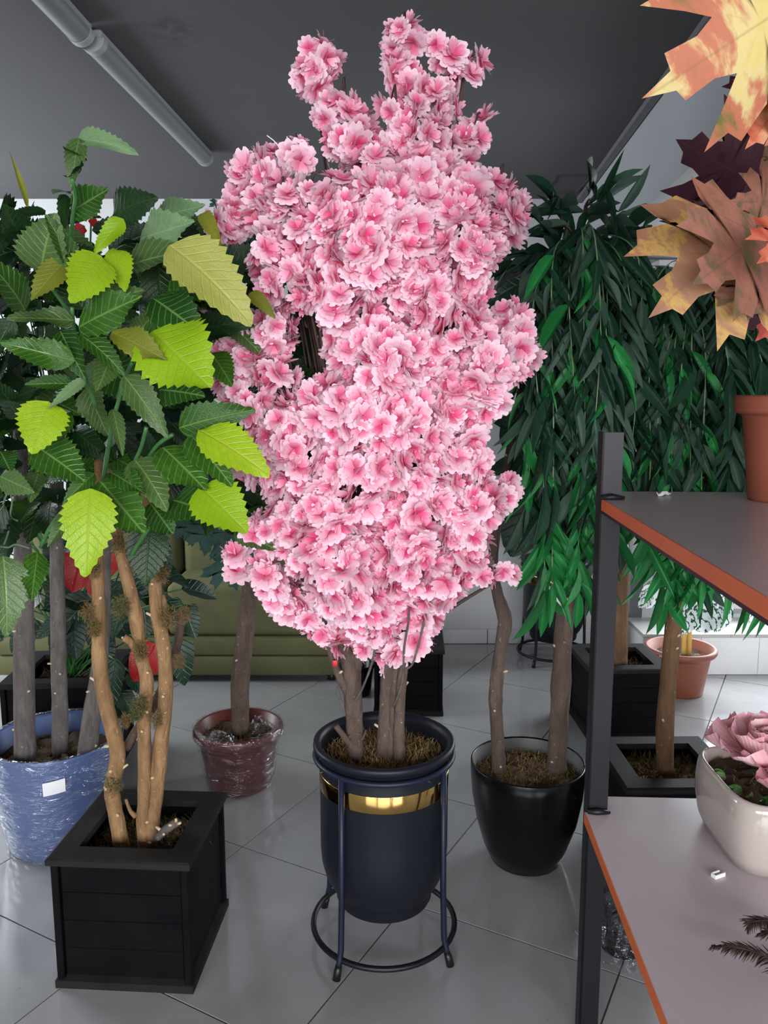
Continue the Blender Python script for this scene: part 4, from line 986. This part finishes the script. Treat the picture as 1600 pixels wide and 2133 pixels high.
# ================================================================== 7. blue pot with three grey trunks and serrated leaves behind the left tree
bp = thing('potted_leafy_tree', (-1.06, 2.42, 0), 'leafy tree with three grey trunks in a big blue pot wrapped in clear film', 'tree')
bc = (-1.06, 2.45, 0)
MB().lathe([(.08, 0), (.150, 0), (.158, .008), (.176, .12), (.192, .25), (.203, .345), (.205, .352), (.200, .354), (.196, .345), (.185, .25), (.08, .24)], 60, bc).build('pot', M['blue'], bp)
wb_ = MB().lathe([(.164, .004), (.166, .03), (.183, .12), (.199, .25), (.2085, .345), (.2095, .357), (.204, .361), (.196, .358)], 90, bc)
for arr in wb_.v: arr[:, :2] += rng.normal(0, .0012, (len(arr), 2))
wf = wb_.build('film_wrap', M['wrap'], bp); 
bmf = bmesh.new(); bmf.from_mesh(wf.data); bmesh.ops.delete(bmf, geom=[f for f in bmf.faces if len(f.verts) > 4], context='FACES'); bmf.to_mesh(wf.data); bmf.free()
lp = MB(); V = []; a0 = math.atan2(P(112, 1656, 2.23).y - bc[1], P(112, 1656, 2.23).x - bc[0])
for j, z in enumerate((.250, .294)):
    for i in range(5):
        th = a0 + (i - 2) * .078; r = .199 + (z - .25) * .1 + .0035; V.append((bc[0] + r * math.cos(th), bc[1] + r * math.sin(th), z + .002 * (i - 2)))
MB().add(V, [(i, i + 1, i + 6, i + 5) for i in range(4)]).build('paper_label', M['label_paper'], bp)['label'] = 'blank white paper label'
soil(bp, bc, .185, z=.285, mat='soil', fz=[('moss', 300)], fl=.025, bumpy=.02)
trunk(bp, [(52, 1580, 2.36, 22), (50, 1400, 2.36, 22), (50, 1250, 2.37, 20), (45, 1050, 2.38, 17), (40, 800, 2.4, 11)], M['bark_grey'], wob=.03, knots=3)
trunk(bp, [(125, 1590, 2.46, 16), (125, 1480, 2.46, 17), (122, 1380, 2.46, 16), (120, 1240, 2.46, 15), (115, 1000, 2.46, 12)], M['bark_grey'], knots=4)
trunk(bp, [(180, 1590, 2.38, 21), (190, 1500, 2.39, 19), (203, 1420, 2.40, 18), (215, 1300, 2.42, 14), (220, 1100, 2.44, 11)], M['bark_grey'], knots=4)
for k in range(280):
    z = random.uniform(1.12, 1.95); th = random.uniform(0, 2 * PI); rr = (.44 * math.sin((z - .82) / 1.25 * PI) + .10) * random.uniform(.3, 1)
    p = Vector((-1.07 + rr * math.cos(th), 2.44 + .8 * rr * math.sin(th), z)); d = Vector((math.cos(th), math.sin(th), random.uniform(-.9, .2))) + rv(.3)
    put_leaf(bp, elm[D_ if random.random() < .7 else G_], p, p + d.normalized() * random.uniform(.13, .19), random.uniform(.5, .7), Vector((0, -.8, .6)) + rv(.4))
for q in ([(0, 985), (15, 1020), (5, 1060), (18, 1100), (8, 1135)], [(10, 1000), (25, 1040), (22, 1075), (38, 1085)], [(0, 1138), (18, 1140), (34, 1134), (62, 1142)]):
    trunk(bp, [(x, y, 2.02, 2.2) for x, y in q], M['willow_stem'], 'aerial_root', 5, .1, k=4)

# ================================================================== 8. maroon wrapped pot with the teal maple
tm = thing('potted_maple_tree', (-.54, 2.82, 0), 'teal-leaved maple with one bare trunk in a maroon pot wrapped in clear film', 'tree')
tc = (-.54, 2.82, 0)
MB().lathe([(.06, 0), (.112, 0), (.118, .01), (.122, .03), (.132, .10), (.143, .175), (.145, .182), (.156, .188), (.164, .20), (.166, .212), (.163, .226), (.155, .232), (.147, .228), (.138, .18), (.06, .17)], 56, tc).build('pot', M['maroon'], tm)
wm = MB().lathe([(.122, .003), (.127, .03), (.139, .10), (.150, .172), (.164, .190), (.1715, .210), (.167, .231), (.156, .2375), (.147, .236)], 80, tc)
for arr in wm.v: arr[:, :2] += rng.normal(0, .0015, (len(arr), 2))
wf = wm.build('film_wrap', M['wrap_milky'], tm)
bmf = bmesh.new(); bmf.from_mesh(wf.data); bmesh.ops.delete(bmf, geom=[f for f in bmf.faces if len(f.verts) > 4], context='FACES'); bmf.to_mesh(wf.data); bmf.free()
def crumple(parent, c, s, n=8, name='film_fold', mat='wrap_milky'):
    b = MB(); V = []
    for i in range(n + 1):
        for j in range(n + 1):
            u_, v_ = i / n - .5, j / n - .5; V.append((c[0] + u_ * s[0] + random.uniform(-.1, .1) * s[0] / n * 4, c[1] + v_ * s[1] + random.uniform(-.1, .1) * s[1] / n * 4, c[2] + s[2] * (max(0, 1 - 3.2 * (u_ * u_ + v_ * v_))) * random.uniform(.35, 1)))
    b.add(V, [(i * (n + 1) + j, (i + 1) * (n + 1) + j, (i + 1) * (n + 1) + j + 1, i * (n + 1) + j + 1) for i in range(n) for j in range(n)])
    return b.build(name, M[mat], parent, False)
soil(tm, tc, .139, z=.185, mat='soil_brown', fz=[('moss', 300)], fl=.025, bumpy=.02)
crumple(tm, (-.60, 2.76, .19), (.12, .10, .06)); crumple(tm, (-.47, 2.86, .19), (.11, .12, .06))
trunk(tm, [(502, 1525, 2.83, 18), (500, 1430, 2.83, 19), (510, 1330, 2.84, 19), (520, 1230, 2.85, 17), (525, 1150, 2.86, 16), (530, 900, 2.88, 12), (520, 600, 2.9, 8)], M['bark_pink'], wob=.03, knots=2)
for q in ((520, 1170, 445, 1120), (525, 1150, 400, 1095), (528, 1180, 485, 1190), (525, 1000, 560, 900)):
    trunk(tm, [(q[0], q[1], 2.86, 5), ((q[0] + q[2]) / 2, (q[1] + q[3]) / 2 - 8, 2.83, 4), (q[2], q[3], 2.8, 3)], M['twig'], 'branch', 6, k=3)
for (b_, t_, Y) in (((470, 1155), (495, 1232), 2.74), ((432, 1082), (380, 1128), 2.76), ((440, 1090), (425, 1160), 2.74), ((470, 1085), (470, 1150), 2.75), ((405, 1075), (400, 1140), 2.78), ((500, 1090), (505, 1140), 2.76), ((480, 1165), (455, 1205), 2.75), ((465, 420), (446, 445), 2.8), ((395, 1085), (360, 1110), 2.8), ((450, 1130), (480, 1160), 2.77), ((520, 1130), (545, 1200), 2.8)):
    maple_leaf(tm, 'maple_teal', b_, t_, Y, 1.0, Vector((random.uniform(-.3, .3), -1, .4)))
for k in range(70):
    z = random.uniform(1.15, 2.05); th = random.uniform(0, 2 * PI); rr = random.uniform(.1, .36) * math.sin((z - .95) / 1.2 * PI)
    p = Vector((-.5 + rr * math.cos(th), 2.87 + .7 * rr * math.sin(th), z)); d = Vector((math.cos(th), math.sin(th), -.6)) + rv(.3)
    L = random.uniform(.09, .13); inst('leaf', random.choice(mp_['maple_teal']), frame(p, d, Vector((0, -.7, .6)) + rv(.3), L, L), tm)

# ================================================================== 9. red anthuriums in a black planter at the left back
M['spathe'] = leafmat('red_spathe', (.36, .012, .014), (.48, .02, .02), (.30, .01, .012), nv=0, veinf=.3, rough=.25, trans=.08)
M['spadix'] = plain('yellow_spadix', (.75, .42, .03), .5)
M['big_dark'] = leafmat('broad_dark_leaf', (.006, .020, .010), (.014, .055, .024), (.03, .09, .045), nv=7, slant=.5, veinf=.5, rough=.28, trans=.06)
hl, _ = leafset('heart_leaf', heart_w, 10, 0, ('spathe', 'big_dark'), 3, .10, (.05, .25), .03)
an = thing('potted_anthurium', (-1.22, 2.98, 0), 'anthurium with red flowers and yellow spikes in a black planter behind the blue pot', 'plant')
planter(an, -1.22, 2.98, .36, .40, R(4))
soil(an, (-1.22, 2.98), .145, z=.34, sq=8, fz=[('moss', 200)], fl=.03)
def anth(x, y, tx, ty, Y, w, foot=(-1.22, 2.98, .35), spx=None):
    b_, t_ = P(x, y, Y), P(tx, ty, Y - .02); L = (t_ - b_).length; n = tocam(b_) + Vector((0, 0, .3)) + rv(.15)
    o = inst('flower', random.choice(hl['spathe']), frame(b_, t_ - b_, n, L * w, L), an)
    s0_ = b_ + tocam(b_) * .012; sp = (spx and P(*spx, Y - .03)) or (s0_ + (t_ - b_) * .4 + tocam(b_) * .03)
    MB().tube([s0_, s0_.lerp(sp, .5), sp], [.005, .006, .004], 8).build('spadix', M['spadix'], o)
    fp = Vector(foot) + rv(.03); fp.z = foot[2]
    MB().tube(smoothpath([fp, fp.lerp(b_, .5) + Vector((0, .05, .08)), b_], 4), .0035, 6).build('stalk', M['stem_green'], an)
anth(172, 1150, 150, 1235, 2.62, .95, spx=(163, 1192)); anth(205, 1185, 262, 1160, 2.64, .7); anth(190, 1195, 190, 1240, 2.63, .6); anth(300, 1130, 290, 1190, 2.66, .8)
anth(325, 1340, 275, 1420, 2.70, .85, spx=(327, 1400)); anth(285, 1110, 330, 1150, 2.68, .6); anth(60, 480, 0, 500, 2.75, .6, spx=(28, 488)); anth(175, 470, 145, 500, 2.8, .6); anth(20, 465, 0, 520, 2.76, .8); anth(190, 455, 205, 480, 2.8, .5)
for (x, y, tx, ty, Y, w) in ((160, 1275, 90, 1340, 2.66, .7), (120, 1290, 75, 1330, 2.7, .6), (150, 1290, 160, 1375, 2.64, .6), (125, 1330, 120, 1400, 2.6, .6), (240, 1375, 225, 1480, 2.62, .5), (250, 1440, 285, 1500, 2.66, .6), (190, 1250, 80, 1265, 2.7, .4), (215, 1230, 300, 1225, 2.7, .4), (380, 1260, 408, 1330, 2.72, .7), (370, 1330, 385, 1430, 2.72, .6), (350, 1250, 390, 1300, 2.75, .6), (255, 1270, 230, 1330, 2.74, .6), (300, 1270, 310, 1330, 2.74, .6), (330, 1130, 355, 1190, 2.76, .6), (60, 1300, 20, 1360, 2.7, .6), (270, 1400, 300, 1450, 2.72, .6)):
    b_, t_ = P(x, y, Y), P(tx, ty, Y - .04); L = (t_ - b_).length
    inst('leaf', random.choice(hl['big_dark']), frame(b_, t_ - b_, tocam(b_) + Vector((0, 0, .5)) + rv(.3), L * w, L), an)
    fp = Vector((-1.22, 2.98, .35)) + rv(.03); fp.z = .35
    MB().tube(smoothpath([fp, fp.lerp(b_, .5) + Vector((0, .05, .06)), b_], 4), .003, 6).build('stalk', M['stem_green'], an)
for k in range(120):
    z = random.uniform(.55, 1.9); th = random.uniform(0, 2 * PI); rr = random.uniform(.1, .5)
    p = Vector((-1.2 + rr * math.cos(th), 2.98 + .6 * rr * math.sin(th), z)); d = Vector((math.cos(th), math.sin(th), -.5)) + rv(.3); L = random.uniform(.14, .22)
    inst('leaf', random.choice(hl['big_dark']), frame(p, d, Vector((0, -.5, 1)) + rv(.3), L * .6, L), an)
    MB().tube(smoothpath([Vector((-1.22, 2.98, .35)), Vector((-1.21 + rr * .3 * math.cos(th), 2.98, z * .6 + .2)), p], 3), .003, 5).build('stalk', M['stem_green'], an)

# ================================================================== 10. olive sofa against the back
sf = thing('sofa', (-1.05, 4.15, 0), 'low olive green velvet sofa against the back wall', 'sofa')
x0, x1, y0, y1 = -1.95, -.225, 3.86, 4.47
MB().rbox(x0, x1, y0, y1, .035, .135, .015, 2).build('base', M['sofa'], sf, 40)
MB().rbox(x0 + .005, x1 - .002, y0 + .004, y1 - .02, .137, .235, .02, 2).build('seat_deck', M['sofa'], sf, 40)
for k in range(2):
    w = (x1 - x0) / 2; MB().rbox(x0 + k * w + .004, x0 + (k + 1) * w - .004, y0 + .01, y1 - .22, .237, .50, .035, 3).build('seat_cushion', M['sofa'], sf, 40)
    MB().rbox(x0 + k * w + .004, x0 + (k + 1) * w - .004, y1 - .24, y1 - .05, .45, .86, .05, 3).build('back_cushion', M['sofa'], sf, 40)
MB().rbox(x0, x1, y1 - .06, y1, .13, .80, .02, 2).build('backrest', M['sofa'], sf, 40)
for x in (x0 + .08, x1 - .04):
    for y in (y0 + .05, y1 - .06):
        MB().lathe([(.016, 0), (.022, .003), (.024, .02), (.022, .036)], 14, (x, y, 0)).build('foot', M['rubber'], sf)

# ================================================================== 11. other pots
eb = thing('planter_box', (.115, 3.60, 0), 'empty square black wooden planter on the floor behind the blossom tree trunks', 'planter')
planter(eb, .115, 3.60, .29, .31, R(-2))
db = thing('round_pot', (-.13, 3.72, 0), 'small round black pot standing at the right end of the sofa', 'pot')
MB().lathe([(.03, 0), (.062, 0), (.066, .006), (.08, .13), (.084, .135), (.086, .15), (.083, .153), (.077, .15), (.07, .05), (.03, .045)], 36, (-.13, 3.72, 0)).build('pot_body', M['gloss_black'], db)
# black pot on its own ring stand by the back wall, with a broad-leaved plant
qx, qy = .925, 4.24
ring_stand(qx, qy, 'black metal ring stand with a plant pot in it by the back wall', 1, -130, 'black_metal')
rp = thing('potted_rubber_plant', (qx, qy, .12), 'tall plant with big dark oval leaves in a black pot by the back wall', 'plant')
tall_pot(rp, qx, qy, M['black_metal'])
soil(rp, (qx, qy), .158, z=.49, fz=[('moss', 200)], fl=.025)
ov, _ = leafset('oval_leaf', oval_w, 10, 0, ('big_dark',), 3, .12, (.05, .3), .03)
trunk(rp, [(1155, 1200, 4.24, 9), (1150, 1000, 4.24, 8), (1120, 750, 4.22, 7), (1090, 560, 4.2, 5)], M['bark_dark'])
for (x, y, tx, ty, Y, w) in ((1120, 1010, 1070, 1160, 4.0, .6), (1115, 575, 1005, 625, 4.0, .55), (1080, 570, 1010, 660, 4.02, .5), (1110, 950, 1020, 985, 4.0, .4), (1090, 850, 1050, 930, 4.05, .5), (1100, 900, 1040, 870, 4.05, .5), (1075, 1060, 1040, 1090, 4.05, .6), (1090, 760, 1040, 800, 4.05, .5), (1110, 680, 1050, 700, 4.05, .5), (1130, 800, 1170, 860, 4.02, .5), (1130, 950, 1185, 1010, 4.02, .5), (1140, 1040, 1190, 1090, 4.05, .5), (1120, 860, 1090, 960, 4.0, .6), (1060, 640, 1005, 700, 4.08, .5)):
    put_leaf(rp, ov['big_dark'], P(x, y, Y + .08), P(tx, ty, Y), w)
for k in range(14):
    p = Vector((qx - .05 + random.uniform(-.08, .08), qy - .05, random.uniform(.8, 2.0))); d = Vector((random.uniform(-1, .6), random.uniform(-.8, .2), random.uniform(-.3, .6))).normalized()
    put_leaf(rp, ov['big_dark'], p, p + d * random.uniform(.2, .28), .5)
# terracotta pot with bamboo-stemmed variegated plant by the step
a = N('variegated_leaf'); u, v = a.uv(); r = a.rand()
d = a.math('ABSOLUTE', a.math('SUBTRACT', u, .5))
wv = a.math('FRACT', a.math('ADD', a.math('MULTIPLY', a.math('SUBTRACT', v, a.math('MULTIPLY', d, 1.1)), 3.0), a.math('MULTIPLY', a.noise(5, 3, a.obj()), 2.2)))
k = a.math('GREATER_THAN', wv, .70)
c = a.mix(k, (.74, .80, .82), (.02, .09, .03)); a.fin(c, .4); a.translucent(c, .15); M['varieg'] = a.m
vg, _ = leafset('variegated_leaf', oval_w, 10, 0, ('varieg',), 3, .1, (.1, .4), .04)
vp = thing('potted_variegated_plant', (1.44, 3.75, 0), 'white and green variegated plant on yellow bamboo canes in a terracotta pot by the step', 'plant')
MB().lathe([(.05, 0), (.108, 0), (.113, .006), (.125, .09), (.140, .18), (.142, .187), (.150, .192), (.162, .198), (.168, .208), (.168, .22), (.162, .228), (.15, .226), (.14, .18), (.05, .17)], 48, (1.44, 3.75, 0)).build('pot', M['terracotta'], vp)
soil(vp, (1.44, 3.75), .135, z=.18, fz=[('moss', 100)], fl=.02)
M['bamboo'] = plain('yellow_bamboo', (.62, .44, .14), .4, (.52, .33, .08), 12)
for (x, s_) in ((1424, 0), (1435, 1)):
    b0, b1 = P(x, 1368, 3.75), P(x + 2, 1305 + s_ * 4, 3.75); b0.z = .17
    pts = [b0.lerp(b1, i / 9) for i in range(10)]; MB().tube(pts, [.011 if i % 3 else .0122 for i in range(10)], 10).build('cane', M['bamboo'], vp)
MB().tube(smoothpath([P(1430, 1310, 3.75), P(1432, 1250, 3.72), P(1440, 1180, 3.70)], 4), .006, 7).build('stem', M['stem_green'], vp)
for (x, y, tx, ty, Y, w) in ((1440, 1245, 1418, 1318, 3.6, .75), (1450, 1240, 1470, 1322, 3.58, .75), (1490, 1245, 1480, 1312, 3.6, .7), (1510, 1240, 1490, 1316, 3.58, .6), (1400, 1205, 1335, 1260, 3.62, .55), (1440, 1215, 1452, 1160, 3.7, .6), (1470, 1230, 1500, 1190, 3.66, .6), (1520, 1235, 1530, 1190, 3.64, .6), (1560, 1240, 1582, 1305, 3.6, .6), (1420, 1220, 1370, 1130, 3.72, .5), (1530, 1240, 1560, 1200, 3.66, .6), (1575, 1250, 1600, 1300, 3.58, .6), (1350, 1230, 1345, 1265, 3.6, .7), (1385, 1150, 1350, 1120, 3.7, .6)):
    p0 = P(x, y, Y); put_leaf(vp, vg['varieg'], p0, P(tx, ty, Y - .04), w, tocam(p0) + rv(.2))
    MB().tube(smoothpath([P(1436, 1240, 3.72), P((1436 + x) / 2, (1240 + y) / 2 - 20, 3.68), p0], 3), .002, 5).build('stalk', M['stem_green'], vp)
# film-wrapped dark pot under the shelves
uw = thing('wrapped_pot', (.63, 1.93, 0), 'black pot bagged in crumpled clear film on the floor under the lower shelf', 'pot')
MB().lathe([(.04, 0), (.058, 0), (.062, .008), (.072, .17), (.077, .175), (.077, .20), (.071, .20), (.065, .12), (.03, .11)], 40, (.63, 1.93, 0)).build('pot', M['gloss_black'], uw)
b = MB(); V = []; nn = 40
prof = [(.10, .002), (.112, .012), (.083, .03), (.080, .08), (.083, .14), (.092, .19), (.075, .23), (.04, .26), (.015, .28)]
for j, (r, z) in enumerate(prof):
    for i in range(nn):
        th = 2 * PI * i / nn; q = r * (1 + .10 * math.sin(th * 7 + j * 1.3) + .08 * random.uniform(-1, 1)); V.append((.63 + q * math.cos(th), 1.93 + q * math.sin(th), z + (random.uniform(-.006, .006) if j > 1 else 0)))
b.add(V, [(j * nn + i, j * nn + (i + 1) % nn, (j + 1) * nn + (i + 1) % nn, (j + 1) * nn + i) for j in range(len(prof) - 1) for i in range(nn)])
b.build('film_bag', M['wrap_milky'], uw, False)

# ================================================================== 12. ceiling battens
def batten(xa, ya, xb, yb, label):
    a_, b_ = Vector((xa, ya, ZC)), Vector((xb, yb, ZC)); t = thing('ceiling_light', a_.lerp(b_, .5), label, 'light', 'ceiling batten lights'); L = (b_ - a_).length
    th = math.atan2(b_.y - a_.y, b_.x - a_.x); Mx = Matrix.Translation(a_) @ Matrix.Rotation(th, 4, 'Z')
    MB().rbox(.0, L, -.03, .03, -.026, -.0005, .004, 1, Mx).build('housing', M['lamp_body'], t, 30)
    V, n = [], 12
    for x in np.linspace(.03, L - .03, 5):
        for k in range(n + 1):
            f = PI * k / n; V.append((x, .036 * math.cos(f), -.026 - .034 * math.sin(f)))
    fs = [(i * (n + 1) + k, i * (n + 1) + k + 1, (i + 1) * (n + 1) + k + 1, (i + 1) * (n + 1) + k) for i in range(4) for k in range(n)]
    MB().add(V, fs, None, Mx).build('diffuser', M['lamp_cover'], t)
    for x in (0, L - .03):
        V = []
        for xx in (x, x + .03):
            for k in range(n + 1):
                f = PI * k / n; V.append((xx, .038 * math.cos(f), -.024 - .038 * math.sin(f)))
        m = n + 1
        MB().add(V, [(k, k + 1, m + k + 1, m + k) for k in range(n)] + [tuple(range(m)), tuple(range(2 * m - 1, m - 1, -1))], None, Mx).build('end_cap', M['lamp_body'], t, 40)
batten(-.835, 2.46, -.770, 3.64, 'unlit white batten light on the ceiling, the one nearer the back wall')
batten(-.895, 1.22, -.850, 2.43, 'unlit white batten light on the ceiling, cut off by the top of the photo')

# ================================================================== 13. flower sprays hanging on the back wall
M['mimosa'] = plain('yellow_mimosa', (.50, .36, .015), .9, (.34, .27, .02), 30)
ms = thing('mimosa_spray', (.86, 4.48, 1.9), 'yellow fluffy flower spray hanging on the back wall behind the weeping leaves', 'flowers')
for k in range(12):
    p0 = Vector((.90 + random.uniform(-.06, .06), 4.47, 2.15)); p1 = Vector((.80 + random.uniform(-.06, .14), 4.40 + random.uniform(-.05, .04), random.uniform(1.35, 1.95)))
    s_ = MB().tube(smoothpath([p0, p0.lerp(p1, .5) + Vector((0, -.05, .03)), p1], 4), .002, 5).build('sprig', M['stem_green'], ms)
    b = MB(); pts = [p0.lerp(p1, .3 + .7 * random.random()) + rv(.018) for _ in range(60)]; fuzz(b, pts, [rv() for _ in pts], .02, .004, .8)
    tag(b.build('florets', M['mimosa'], s_), kind='stuff')
M['pale_pink'] = plain('pale_pink_petal', (.78, .58, .66), .8, (.72, .5, .62), 20)
gp = thing('blossom_spray', (1.02, 4.48, 2.3), 'pale pink blossom spray hung on the wall under the beam', 'flowers')
bpm = [tmesh('pale_blossom', t, M['pale_pink']) for t in bt[:2]]
for k in range(20):
    p = Vector((.98 + random.uniform(-.07, .26), 4.40 + random.uniform(-.03, .03), random.uniform(2.02, 2.24))); inst('blossom', random.choice(bpm), frame(p, rv(), Vector((0, -1, .2)) + rv(.4), .04, .04, .04), gp)
MB().tube(smoothpath([Vector((.92, 4.48, 2.26)), Vector((1.05, 4.43, 2.18)), Vector((1.22, 4.43, 2.05))], 5), .003, 6).build('stem', M['twig'], gp)
